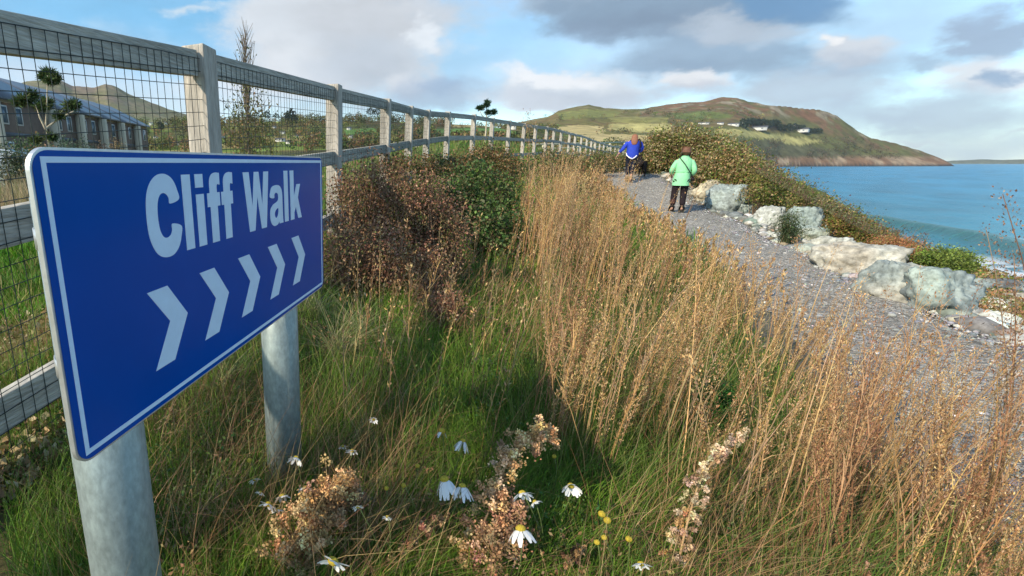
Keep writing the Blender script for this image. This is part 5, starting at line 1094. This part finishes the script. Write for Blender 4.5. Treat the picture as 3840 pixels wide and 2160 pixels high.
# parked car (mostly hidden behind the reeds)
def car(loc, rz):
    e_ = empty('parked_car', loc, 'pale parked car behind the mesh at the left edge', 'car', rz=rz); M_car = mat('car_paint', (.42, .47, .50), .3, .5, coat=.6); M_ty = mat('tyre', (.02, .02, .02), .9, .1); M_rim = mat('rim', (.4, .4, .42), .4, .5, metal=.6)
    prof = [(-2.1, .3), (-2.15, .75), (-1.6, .92), (-.9, 1.0), (-.35, 1.42), (.9, 1.45), (1.6, 1.05), (2.1, .95), (2.15, .4), (1.9, .25), (-1.9, .25)]
    bm = bmesh.new(); L_v = []
    for s_ in (-1, 1): L_v.append([bm.verts.new((x, s_*(.85 if z < 1.1 else .66), z)) for x, z in prof])
    k = len(prof)
    for i in range(k): bm.faces.new([L_v[0][i], L_v[0][(i+1) % k], L_v[1][(i+1) % k], L_v[1][i]])
    bm.faces.new(L_v[0][::-1]); bm.faces.new(L_v[1]); bmesh.ops.recalc_face_normals(bm, faces=bm.faces); bmesh.ops.bevel(bm, geom=bm.edges[:], offset=.05, segments=2, affect='EDGES')
    me = bpy.data.meshes.new('body'); bm.to_mesh(me); bm.free(); link('body', me, M_car, e_)
    for s_ in (-1, 1):
        Bv = Buf(); Bv.add([(-.75, s_*.80, 1.03), (.0, s_*.82, 1.03), (.0, s_*.70, 1.36), (-.3, s_*.70, 1.36)], [[0, 1, 2, 3]], (.1, .1, .1)); Bv.add([(.08, s_*.82, 1.03), (1.35, s_*.80, 1.06), (.9, s_*.70, 1.36), (.08, s_*.70, 1.36)], [[0, 1, 2, 3]], (.1, .1, .1)); Bv.build('side_window', M_glass, e_)
        for x in (-1.35, 1.35):
            bm = bmesh.new(); bmesh.ops.create_cone(bm, cap_ends=True, segments=20, radius1=.32, radius2=.32, depth=.22, matrix=Matrix.Translation((x, s_*.80, .32))@Matrix.Rotation(math.pi/2, 4, 'X')); me = bpy.data.meshes.new('wheel'); bm.to_mesh(me); bm.free(); wh = link('wheel', me, M_ty, e_)
            bm = bmesh.new(); bmesh.ops.create_cone(bm, cap_ends=True, segments=14, radius1=.19, radius2=.17, depth=.03, matrix=Matrix.Translation((x, s_*.925, .32))@Matrix.Rotation(math.pi/2, 4, 'X')); me = bpy.data.meshes.new('rim'); bm.to_mesh(me); bm.free(); link('rim', me, M_rim, wh)
    Bv = Buf(); Bv.add([(-.92, -.62, 1.03), (-.92, .62, 1.03), (-.42, .56, 1.39), (-.42, -.56, 1.39)], [[0, 1, 2, 3]], (.1, .1, .1)); Bv.build('windscreen', M_glass, e_)
p = atY(10, 395, 16.5); car((p[0], 16.5, G1(p[0], 16.5)), math.radians(200))
# ================================================================ far trees, hedges and cottages
B = Buf()
def blob_trees(k, a0, a1, r0, r1, hh, cols, nl, ls, mask=None):
    X, Y = scatter_view(k, a0, a1, r0, r1)
    if mask is not None: kp = mask(X, Y); X, Y = X[kp], Y[kp]
    kp = clear(X, Y); X, Y = X[kp], Y[kp]
    af = np.degrees(np.arctan2(X, Y)); zf_ = np.degrees(np.arctan2(ground(X, Y), np.hypot(X, Y))); kp = np.ones(len(X), bool)
    for P_, c_ in FIELDS:
        if c_[1] > .17: kp &= ~in_poly(af, zf_, P_)
    X, Y = X[kp], Y[kp]
    k = len(X); Z = ground(X, Y); h = rng.uniform(*hh, k); v = rng.normal(size=(k*nl, 3)); v /= np.linalg.norm(v, axis=1)[:, None]; i = np.repeat(np.arange(k), nl)
    ok_z = Z > -3.5; c = pal(cols, k, .25); P = np.stack([X, Y, Z+h*.5], 1)[i]+v*(h[i]*.55*rng.uniform(.5, 1, k*nl))[:, None]*np.array([1, 1, .95])
    s_ = ok_z[i]; leaves(B, P[s_], (h[i]*ls*rng.uniform(.6, 1.3, k*nl))[s_], np.clip(c[i]*(1+rng.normal(size=(k*nl, 1))*.25), .005, 1)[s_], .8)
COT = [(712, 337, 14, 7), (705, 356, 22, 8), (727, 362, 14, 8), (752, 346, 12, 6), (786, 343, 10, 5), (445, 365, 10, 6), (415, 312, 9, 5), (380, 312, 8, 4), (392, 348, 9, 5), (878, 327, 10, 7), (882, 348, 14, 7), (690, 322, 9, 5), (560, 348, 10, 6), (1290, 321, 14, 5), (1905, 326, 34, 8), (2012, 331, 30, 8), (1996, 320, 14, 6), (1845, 316, 20, 6), (1812, 313, 12, 5), (1770, 312, 20, 4), (1872, 312, 10, 6)]
COTP = [(az_el(a, b)[0], math.hypot(*hit(a, b, 0, 90 if a < 1400 else 430, 380 if a < 1400 else 1150)[:2]), c*.045*.6) for a, b, c, _ in COT]
def clear(X, Y):
    a = np.degrees(np.arctan2(X, Y)); r = np.hypot(X, Y); k = np.ones(len(X), bool)
    for ca, cr, cw in COTP: k &= ~((np.abs(a-ca) < cw) & (r < cr+6) & (r > cr*.55))
    return k
WOODC = [(.08, .10, .025), (.13, .14, .04), (.17, .11, .05), (.05, .07, .025), (.20, .19, .06), (.22, .13, .06), (.09, .13, .03)]
hedge = lambda X, Y: (fbm(X*.022+3, Y*.022, 3) > .47) | (rng.random(len(X)) < .12)
blob_trees(4200, -25, 20, 120, 350, (1.6, 4.6), WOODC, 60, .15, lambda X, Y: (fbm(X*.03+3, Y*.03, 3) > .50) | (rng.random(len(X)) < .08))
blob_trees(700, -25, 22, 330, 420, (3, 6.5), WOODC, 50, .15)
blob_trees(420, 14, 38, 130, 420, (1.5, 4), WOODC, 40, .16, lambda X, Y: fbm(X*.03+3, Y*.03, 3) > .5)
blob_trees(2600, 16, 47, 450, 1050, (3, 8), WOODC, 26, .20, lambda X, Y: (fbm(X*.014+3, Y*.014+2, 3) > .53) & (ground(X, Y) > 1.5))
blob_trees(2600, 37.5, 49, 820, 1200, (2.5, 6), [(.10, .085, .045), (.075, .07, .035), (.14, .10, .06)], 18, .22, lambda X, Y: (ground(X, Y) > 6) & (ground(X, Y) < 38))
o = B.build('far_woodland', M_leaf); tag(o, 'hedges and bushes covering the far hillsides', 'woodland', kind='stuff')
def far_hit(x, y, lo, hi): return hit(x, y, 0, lo, hi)
proto = None
def far_tree(x, y, hpx, wpx, lab, cols, lo, hi, grp, name='dark_pine', conical=.5):
    p = far_hit(x, y, lo, hi); s = p[1]*D/FPX*1.05; h = hpx*s; w = wpx*s; e_ = empty(name, tuple(p), lab, 'tree', grp); Bt = Buf(); tube(Bt, [(0, 0, -.3), (0, 0, h*.6)], [.02*h+.05, .01*h+.03], (.1, .08, .06), 5); Bt.build('trunk', M_bark, e_)
    Bl = Buf(); k = 300; v = rng.normal(size=(k, 3)); v /= np.linalg.norm(v, axis=1)[:, None]; zz = v[:, 2]*.5+.5; P = v*np.stack([w*.5*(1-conical*zz)]*2+[np.full(k, h*.46)], 1)*rng.uniform(.55, 1.05, (k, 1)); P[:, 2] += h*.55
    leaves(Bl, P, h*.13*rng.uniform(.6, 1.3, k), pal(cols, k, .25), .8); Bl.build('crown', M_leaf, e_)
DKP = [(.018, .035, .02), (.03, .05, .025), (.04, .06, .035)]
far_tree(733, 318, 38, 34, 'large dark round pine on the near hill between the first two tall fence posts', DKP, 90, 330, None, 'dark_pine', .3)
far_tree(672, 300, 18, 26, 'dark bushy pine on the hill skyline left of the large round pine', DKP, 200, 380, None); far_tree(695, 300, 14, 22, 'smaller dark pine on the hill skyline touching the large round pine', DKP, 200, 380, None)
far_tree(405, 330, 22, 18, 'single dark green tree on the hill right of the houses', DKP, 90, 300, None, 'round_tree', .2)
for i, (x, lab) in enumerate(((932, 'left one of the dark trees on the skyline by the third fence post'), (950, 'middle one of the dark trees on the skyline by the third fence post'), (975, 'dark tree on the skyline hidden by the third fence post'))): far_tree(x, 292, 18, 26, lab, DKP, 200, 400, 'dark skyline trees', 'dark_pine', .2)
NP = [(x, 322+rng.uniform(-7, 3), 18, 16) for x in np.linspace(1866, 1955, 15)]+[(x, 330+rng.uniform(-5, 3), 15, 14) for x in np.linspace(1962, 2018, 9)]+[(x, 336, 12, 12) for x in np.linspace(2025, 2062, 6)]
for (x, y, a, b) in NP: far_tree(x, y, a, b, 'dark pine in the plantation around the white houses on the headland', DKP, 430, 1150, 'pines on the headland', 'dark_pine', .35)
M_cot = mat('cottage_white', (.62, .61, .57), .8, .2); M_cotr = mat('cottage_roof', (.10, .10, .11), .8, .2)
def cottage(x, y, wpx, hpx, lab, lo, hi, grp):
    p = far_hit(x, y, lo, hi); s = p[1]*D/FPX*1.05; w = wpx*s; h = hpx*s*.95; e_ = empty('white_cottage', tuple(p), lab, 'house', grp, rz=-math.atan2(p[0], p[1])+rng.normal()*.15); d_ = w*.5
    V = [(-w/2, -d_/2, -1.5), (w/2, -d_/2, -1.5), (w/2, d_/2, -1.5), (-w/2, d_/2, -1.5), (-w/2, -d_/2, h*.65), (w/2, -d_/2, h*.65), (w/2, d_/2, h*.65), (-w/2, d_/2, h*.65)]
    link('wall', mesh_np('wall', V, [[0, 1, 5, 4], [1, 2, 6, 5], [2, 3, 7, 6], [3, 0, 4, 7]]), M_cot, e_); o_ = .04*w; V = [(-w/2-o_, -d_/2-o_, h*.63), (w/2+o_, -d_/2-o_, h*.63), (w/2+o_, d_/2+o_, h*.63), (-w/2-o_, d_/2+o_, h*.63), (-w/2-o_, 0, h*1.05), (w/2+o_, 0, h*1.05)]
    link('roof', mesh_np('roof', V, [[0, 1, 5, 4], [2, 3, 4, 5], [1, 2, 5, 5], [3, 0, 4, 4]][:2]), M_cotr, e_)
    for q in (-.25, .2):
        Bw_ = Buf(); box(Bw_, (w*q, -d_/2-.06, h*.15), (w*(q+.1), -d_/2-.01, h*.42)); Bw_.build('window', M_glass, e_)
for (x, y, w_, h_, lab) in [(712, 337, 14, 7, 'white cottage right below the large round pine'), (705, 356, 22, 8, 'widest white cottage in the gap between the first two tall fence posts'), (727, 362, 14, 8, 'white cottage touching the right end of the widest one'), (752, 346, 12, 6, 'small white cottage between the widest one and the second tall post'),
      (786, 343, 10, 5, 'little white cottage just left of the second tall post'), (445, 365, 10, 6, 'white cottage beside the left of the first tall post'), (415, 312, 9, 5, 'white cottage above the single dark green tree'), (380, 312, 8, 4, 'white cottage on the hill nearest the last terraced house'), (392, 348, 9, 5, 'pale cottage below the single dark green tree'),
      (878, 327, 10, 7, 'white cottage left of the third fence post'), (882, 348, 14, 7, 'wider white cottage low on the hill left of the third fence post'), (690, 322, 9, 5, 'tiny white cottage left under the large round pine'), (560, 348, 10, 6, 'white cottage at the right side of the first tall post'), (1290, 321, 14, 5, 'long pale cottage near the skyline left of the tall golden clump')]:
    cottage(x, y, w_, h_, lab, 90, 380, 'white cottages on the near hill')
for (x, y, w_, h_, lab) in [(1905, 326, 34, 8, 'long white house below the pine plantation on the headland'), (2012, 331, 30, 8, 'white house at the right among the headland pines'), (1996, 320, 14, 6, 'small white house above the right white house on the headland'), (1845, 316, 20, 6, 'white house left of the headland pines'), (1812, 313, 12, 5, 'small white house left along the headland hedge'), (1770, 312, 20, 4, 'low pale building above the tall bramble bush'), (1872, 312, 10, 6, 'grey white house at the left end of the headland pines')]:
    cottage(x, y, w_, h_, lab, 430, 1150, 'houses on the headland')
# ================================================================ walkers
M_skin = mat('skin', (.50, .28, .20), .6, .3)
def skin_mesh(name, verts, edges, radii, m, parent=None, sub=2, root=0, flat=None):
    me = bpy.data.meshes.new(name); me.from_pydata(verts, edges, []); o = bpy.data.objects.new(name, me); COL.objects.link(o)
    sk = o.modifiers.new('s', 'SKIN'); sk.use_smooth_shade = True; sk.branch_smoothing = .6
    for i, r in enumerate(radii):
        d_ = me.skin_vertices[0].data[i]; d_.radius = (r, r) if np.isscalar(r) else r; d_.use_root = (i == root)
    ss = o.modifiers.new('u', 'SUBSURF'); ss.levels = sub; ss.render_levels = sub
    dg = bpy.context.evaluated_depsgraph_get(); dg.update(); nm = bpy.data.meshes.new_from_object(o.evaluated_get(dg)); bpy.data.objects.remove(o); nm.name = name
    if flat is not None:
        for v in nm.vertices: v.co = flat(v.co)
    for p in nm.polygons: p.use_smooth = True
    nm.materials.clear(); return link(name, nm, m, parent)
def person(loc, heading, Hs, label, P, parts):
    e_ = empty('person', loc, label, 'person', rz=heading); k = Hs/1.65
    names = list(P); idx = {n_: i for i, n_ in enumerate(names)}; V = [tuple(np.array(P[n_][0])*k) for n_ in names]; R_ = [P[n_][1]*k for n_ in names]; E_ = [(idx[P[n_][2]], idx[n_]) for n_ in names if P[n_][2]]
    R_ = [r*(.72 if q_ in ('pelvis', 'waist', 'chest', 'neckb', 'lsh', 'rsh', 'lel', 'rel', 'lhip', 'rhip', 'lkn', 'rkn', 'lan', 'ran', 'lft', 'rft') else 1) for r, q_ in zip(R_, names)]; skin_mesh('body', V, E_, R_, M_skin, e_)
    for (nm, joints, rs, m, sub) in parts:
        jn = []; ed = []; rr4 = []; 
        for j, r in zip(joints, rs):
            if isinstance(j, str): q, par = j, None
            else: q, par = j[0], j[1]
            jn.append(np.array(P[q][0])*k if isinstance(q, str) else np.array(q)*k); rr4.append(tuple(np.array(r)*k) if not np.isscalar(r) else r*k)
            if par is not None: ed.append((par, len(jn)-1))
            elif len(jn) > 1: ed.append((len(jn)-2, len(jn)-1))
        skin_mesh(nm, [tuple(v) for v in jn], ed, rr4, m, e_, sub)
    return e_
def hand(P, wrist, side, down=(0, 0, -1), fwd=(0, 1, 0), nm='h'):
    w = np.array(P[wrist][0]); d_ = np.array(down, float); f_ = np.array(fwd, float); s_ = np.array([side, 0, 0.])
    P[nm+'palm'] = (tuple(w+d_*.045), .026, wrist)
    for i, (off, L) in enumerate(((.026, .066), (.009, .075), (-.009, .070), (-.025, .055))):
        b = w+d_*.085+f_*off; P[f'{nm}k{i}'] = (tuple(b), .0095, nm+'palm'); P[f'{nm}m{i}'] = (tuple(b+d_*L*.55+s_*-.006), .0085, f'{nm}k{i}'); P[f'{nm}t{i}'] = (tuple(b+d_*L*.9+s_*-.02), .007, f'{nm}m{i}')
    b = w+d_*.05+f_*.034; P[nm+'th1'] = (tuple(b), .011, nm+'palm'); P[nm+'th2'] = (tuple(b+d_*.035+f_*.018), .009, nm+'th1')
def base_pose():
    P = {}
    P['pelvis'] = ((0, 0, .90), .125, None); P['waist'] = ((0, 0, 1.03), .115, 'pelvis'); P['chest'] = ((0, 0, 1.22), .135, 'waist'); P['neckb'] = ((0, 0, 1.36), .075, 'chest'); P['neck'] = ((0, .01, 1.42), .052, 'neckb')
    P['head1'] = ((0, .02, 1.49), .075, 'neck'); P['head2'] = ((0, .02, 1.565), .088, 'head1'); P['nose'] = ((0, .115, 1.525), .016, 'head1')
    return P
M_blue_j = mat('blue_fabric', (.025, .055, .42), .75, .2, var=.2, vscale=6, bump=.4, bscale=14); M_navy = mat('navy_fabric', (.012, .016, .03), .85, .15, bump=.3, bscale=14); M_green_j = mat('mint_fabric', (.26, .62, .34), .7, .2, var=.12, vscale=5, bump=.4, bscale=12)
M_blk = mat('black_fabric', (.018, .013, .016), .85, .15, var=.2, vscale=12); M_mud = mat('muddy_trouser', (.07, .035, .03), .9, .1, var=.5, vscale=30); M_boot = mat('dark_boot', (.02, .02, .018), .7, .2); M_tanb = mat('tan_boot', (.24, .17, .11), .8, .2); M_white_c = mat('white_cloth', (.7, .7, .74), .8, .2)
M_hair_r = mat('auburn_hair', (.25, .10, .055), .55, .4, var=.35, vscale=30, stretch=(6, 6, .6), bump=.5, bscale=30); M_hair_b = mat('brown_hair', (.13, .06, .035), .6, .3, var=.3, vscale=30); M_purple = mat('purple_glove', (.09, .045, .16), .85, .2); M_strap = mat('dark_strap', (.02, .03, .025), .7, .2)
# --- person in the green coat
P = base_pose()
P.update({'lsh': ((-.17, 0, 1.33), .062, 'neckb'), 'lel': ((-.245, -.01, 1.08), .045, 'lsh'), 'lwr': ((-.23, .17, .96), .030, 'lel'), 'rsh': ((.17, 0, 1.33), .062, 'neckb'), 'rel': ((.245, -.03, 1.07), .045, 'rsh'), 'rwr': ((.22, .14, .93), .030, 'rel'),
    'lhip': ((-.09, 0, .86), .095, 'pelvis'), 'lkn': ((-.10, .02, .48), .062, 'lhip'), 'lan': ((-.11, -.03, .09), .042, 'lkn'), 'lft': ((-.12, .13, .045), .040, 'lan'), 'rhip': ((.09, 0, .86), .095, 'pelvis'), 'rkn': ((.10, .05, .48), .062, 'rhip'), 'ran': ((.10, -.10, .11), .042, 'rkn'), 'rft': ((.11, .05, .05), .040, 'ran')})
hand(P, 'lwr', -1, (.25, .8, -.5), (.3, .3, .9), 'hl'); hand(P, 'rwr', 1, (-.3, .8, -.4), (-.3, .3, .9), 'hr')
gp = atY(1700, 536, 12.4); gz = G1(gp[0], 12.4)
pg = person((gp[0], 12.4, gz+.015), math.radians(-28), 1.60, 'person with short brown hair in a mint green hooded coat and black trousers walking away', P, [
    ('coat', [(0, 0, .74), (0, 0, .92), (0, 0, 1.06), (0, 0, 1.24), (0, 0, 1.35)] and [((0, 0, .72), None), ((0, 0, .90), 0), ((0, 0, 1.04), 1), ((0, 0, 1.22), 2), ((0, 0, 1.35), 3), ((-.17, 0, 1.32), 3), ((-.250, -.01, 1.08), 5), ((-.225, .12, .99), 6), ((.17, 0, 1.32), 3), ((.250, -.03, 1.07), 8), ((.215, .10, .96), 9)],
      [(.19, .15), (.18, .145), (.155, .13), (.165, .135), (.09, .09), .075, .062, .052, .075, .062, .052], M_green_j, 2),
    ('hood', [((-.05, -.07, 1.36), None), ((0, -.11, 1.37), 0), ((.05, -.09, 1.34), 1), ((0, -.10, 1.30), 1)], [.06, .065, .06, .05], M_green_j, 2),
    ('trousers', [((0, 0, .86), None), ((-.09, 0, .78), 0), ((-.10, .02, .50), 1), ((-.11, -.02, .16), 2), ((.09, 0, .78), 0), ((.10, .05, .50), 4), ((.10, -.08, .17), 5)], [(.13, .12), .105, .082, .066, .105, .082, .066], M_blk, 2),
    ('muddy_leg', [((-.105, .0, .40), None), ((-.11, -.02, .17), 0)], [.080, .070], M_mud, 1), ('muddy_leg', [((.10, .02, .40), None), ((.10, -.075, .18), 0)], [.080, .070], M_mud, 1),
    ('boot', [((-.11, -.05, .07), None), ((-.12, .15, .05), 0), ((-.11, -.03, .18), 0)], [.068, .060, .068], M_boot, 2), ('boot', [((.10, -.12, .08), None), ((.11, .08, .05), 0), ((.10, -.10, .19), 0)], [.068, .060, .068], M_boot, 2),
    ('hair', [((0, -.01, 1.55), None), ((0, -.045, 1.50), 0), ((0, .01, 1.62), 0), ((0, -.03, 1.44), 1)], [.100, .092, .072, .062], M_hair_b, 2)])
def loft(name, rings, m, parent, k=1.0, seg=28, wob=.006):
    V = []; 
    for (cx, cy, z, rx, ry) in rings:
        for a in np.arange(seg)*2*np.pi/seg: f = 1+wob/rx*math.sin(a*5+z*20); V.append(((cx+rx*f*math.cos(a))*k, (cy+ry*f*math.sin(a))*k, z*k))
    n_r = len(rings); F = [[i*seg+j, i*seg+(j+1) % seg, (i+1)*seg+(j+1) % seg, (i+1)*seg+j] for i in range(n_r-1) for j in range(seg)]
    me = mesh_np(name, V, F, smooth=True); return link(name, me, m, parent)
def strap(parent, pts, w, m, k=1.0, name='strap'):
    Bs = Buf(); tube(Bs, np.array(pts)*k, w*k, (.05, .05, .05), 6); Bs.build(name, m, parent, True)
loft('coat_body', [(0, 0, .70, .196, .168), (0, 0, .80, .192, .166), (0, 0, .92, .180, .155), (0, 0, 1.01, .166, .134), (0, 0, 1.04, .162, .131), (0, 0, 1.12, .168, .134), (0, 0, 1.24, .182, .138), (0, 0, 1.32, .178, .125), (0, 0, 1.37, .14, .11), (0, .0, 1.41, .085, .085), (0, .01, 1.45, .075, .075), (0, .01, 1.46, .06, .06)], M_green_j, pg, .97)
strap(pg, [(-.13, .0, 1.42), (-.09, -.13, 1.35), (.0, -.165, 1.24), (.07, -.158, 1.14), (.14, -.125, 1.04), (.20, -.08, .96), (.22, 0, .92)], .011, M_strap, .97)
strap(pg, [(-.178, -.02, 1.03), (-.13, -.10, 1.03), (0, -.142, 1.03), (.13, -.10, 1.03), (.178, -.02, 1.03)], .010, M_green_j, .99, 'belt')
skin_mesh('shoulder_bag', [(.24*.97, .04, .90), (.24*.97, .04, .78)], [(0, 1)], [(.05, .10), (.05, .11)], M_blk, pg, 1)
# --- person in the blue jacket
P = base_pose()
P.update({'lsh': ((-.17, 0, 1.33), .060, 'neckb'), 'lel': ((-.29, -.05, 1.10), .043, 'lsh'), 'lwr': ((-.40, .02, .95), .030, 'lel'), 'rsh': ((.17, 0, 1.33), .060, 'neckb'), 'rel': ((.24, .02, 1.09), .043, 'rsh'), 'rwr': ((.19, .16, .98), .030, 'rel'),
    'lhip': ((-.09, 0, .86), .095, 'pelvis'), 'lkn': ((-.07, .10, .49), .060, 'lhip'), 'lan': ((-.05, .04, .12), .040, 'lkn'), 'lft': ((-.05, .19, .06), .038, 'lan'), 'rhip': ((.09, 0, .86), .095, 'pelvis'), 'rkn': ((.06, -.02, .48), .060, 'rhip'), 'ran': ((.04, -.14, .10), .040, 'rkn'), 'rft': ((.04, .01, .045), .038, 'ran')})
hand(P, 'lwr', -1, (-.5, .2, -.8), (0, 1, 0), 'hl'); hand(P, 'rwr', 1, (-.3, .8, -.2), (-.2, .2, .9), 'hr')
wp = atY(1580, 461, 16.8); wz = G1(wp[0], 16.8)
pw_ = person((wp[0], 16.8, wz+.015), math.radians(-25), 1.66, 'person with long auburn hair, bright blue jacket and dark leggings walking up the path', P, [
    ('jacket', [((0, 0, .88), None), ((0, 0, 1.02), 0), ((0, 0, 1.18), 1), ((0, 0, 1.31), 2), ((-.19, 0, 1.31), 3), ((-.30, -.05, 1.10), 4), ((-.385, .0, .99), 5), ((.19, 0, 1.31), 3), ((.265, .0, 1.10), 7), ((.21, .13, 1.0), 8)], [(.13, .12), (.165, .14), (.18, .145), (.15, .12), .078, .062, .050, .078, .064, .052], M_blue_j, 2),
    ('collar', [((-.13, -.02, 1.36), None), ((0, -.05, 1.37), 0), ((.13, -.02, 1.36), 1)], [.06, .075, .06], M_navy, 2),
    ('shirt_hem', [((-.17, -.02, .98), None), ((-.155, -.06, .88), 0), ((-.08, -.14, .82), 1), ((0, -.155, .78), 2), ((.08, -.14, .83), 3), ((.13, -.11, .90), 4)], [.030, .026, .022, .02, .02, .018], M_white_c, 1),
    ('leggings', [((0, 0, .90), None), ((-.085, 0, .80), 0), ((-.07, .09, .50), 1), ((-.055, .05, .24), 2), ((.085, 0, .80), 0), ((.06, -.01, .50), 4), ((.045, -.07, .22), 5)], [(.135, .12), .105, .075, .06, .105, .075, .06], M_navy, 2),
    ('boot', [((-.05, .04, .10), None), ((-.05, .22, .065), 0), ((-.055, .05, .25), 0)], [.066, .058, .066], M_tanb, 2), ('boot', [((.04, -.13, .09), None), ((.04, .04, .05), 0), ((.045, -.08, .23), 0)], [.066, .058, .066], M_tanb, 2),
    ('hair', [((0, .0, 1.56), None), ((0, -.06, 1.47), 0), ((0, -.11, 1.36), 1), ((.01, -.135, 1.22), 2)], [(.098, .095), (.10, .07), (.115, .06), (.075, .035)], M_hair_r, 2),
    ('glove', [((-.40, .02, .955), None), ((-.425, .03, .90), 0)], [.036, .032], M_purple, 1)])
loft('jacket_body', [(0, -.01, .80, .10, .13), (0, 0, .86, .165, .148), (0, 0, .94, .185, .152), (0, 0, 1.04, .185, .148), (0, 0, 1.16, .192, .150), (0, 0, 1.27, .200, .148), (0, 0, 1.34, .18, .13), (0, 0, 1.38, .12, .10), (0, .0, 1.41, .08, .08), (0, .01, 1.45, .07, .07)], M_blue_j, pw_, 1.0)
strap(pw_, [(.12, .08, 1.40), (.15, -.02, 1.42), (.17, -.12, 1.34), (.19, -.17, 1.20), (.20, -.14, 1.05)], .022, M_blk, 1.0)
# --- dog
def dog():
    p = atY(1609, 443, 17.9); gz = G1(p[0], 17.9); e_ = empty('dog', (p[0], 17.9, gz), 'large black and brown dog walking to the right of the blue jacket', 'dog', rz=math.radians(-20)); M_dog = mat('dog_coat', (.014, .009, .007), .8, .25, var=.4, vscale=10, bump=.6, bscale=50)
    J = {}
    def a(n_, p_, r, par): J[n_] = (p_, r, par)
    a('rump', (0, -.28, .50), .10, None); a('belly', (0, -.02, .47), .105, 'rump'); a('chest', (0, .24, .47), .135, 'belly'); a('neck', (0, .38, .60), .08, 'chest'); a('skull', (0, .47, .68), .075, 'neck'); a('muzzle', (0, .58, .64), .042, 'skull'); a('nose', (0, .64, .63), .028, 'muzzle')
    for s_, nn_ in ((-1, 'l'), (1, 'r')):
        a('ear'+nn_, (s_*.05, .45, .75), .026, 'skull'); a('eart'+nn_, (s_*.055, .45, .80), .010, 'ear'+nn_)
        a('hip'+nn_, (s_*.09, -.28, .44), .085, 'rump'); a('knee'+nn_, (s_*.10, -.18+s_*.05, .30), .055, 'hip'+nn_); a('hock'+nn_, (s_*.10, -.36+s_*.05, .19), .026, 'knee'+nn_); a('pas'+nn_, (s_*.10, -.33+s_*.05, .04), .024, 'hock'+nn_); a('paw'+nn_, (s_*.10, -.27+s_*.05, .025), .028, 'pas'+nn_)
        a('sho'+nn_, (s_*.09, .26, .40), .06, 'chest'); a('elb'+nn_, (s_*.09, .22-s_*.05, .27), .036, 'sho'+nn_); a('wri'+nn_, (s_*.09, .25-s_*.05, .12), .025, 'elb'+nn_); a('fpa'+nn_, (s_*.09, .29-s_*.05, .025), .028, 'wri'+nn_)
    a('t1', (0, -.38, .50), .035, 'rump'); a('t2', (.02, -.50, .40), .036, 't1'); a('t3', (.03, -.56, .28), .022, 't2')
    nm = list(J); ix_ = {q: i for i, q in enumerate(nm)}
    skin_mesh('body', [J[q][0] for q in nm], [(ix_[J[q][2]], ix_[q]) for q in nm if J[q][2]], [J[q][1] for q in nm], M_dog, e_)
dog()
# ================================================================ air
def haze(dens):
    me = bpy.data.meshes.new('haze'); x0, x1, y0, y1, z0, z1 = -3000, 5200, -600, 5200, -9.2, 330
    me.from_pydata([(x0, y0, z0), (x1, y0, z0), (x1, y1, z0), (x0, y1, z0), (x0, y0, z1), (x1, y0, z1), (x1, y1, z1), (x0, y1, z1)], [], [(0, 3, 2, 1), (4, 5, 6, 7), (0, 1, 5, 4), (1, 2, 6, 5), (2, 3, 7, 6), (3, 0, 4, 7)])
    m = bpy.data.materials.new('haze'); m.use_nodes = True; t = m.node_tree; t.nodes.clear(); o_ = t.nodes.new('ShaderNodeOutputMaterial'); v = t.nodes.new('ShaderNodeVolumePrincipled'); v.inputs['Color'].default_value = (.80, .90, 1, 1); v.inputs['Density'].default_value = dens; v.inputs['Anisotropy'].default_value = .2
    t.links.new(v.outputs[0], o_.inputs['Volume']); o = link('haze', me, m); tag(o, 'thin sea haze over the bay', 'haze', kind='stuff')
haze(.00009)
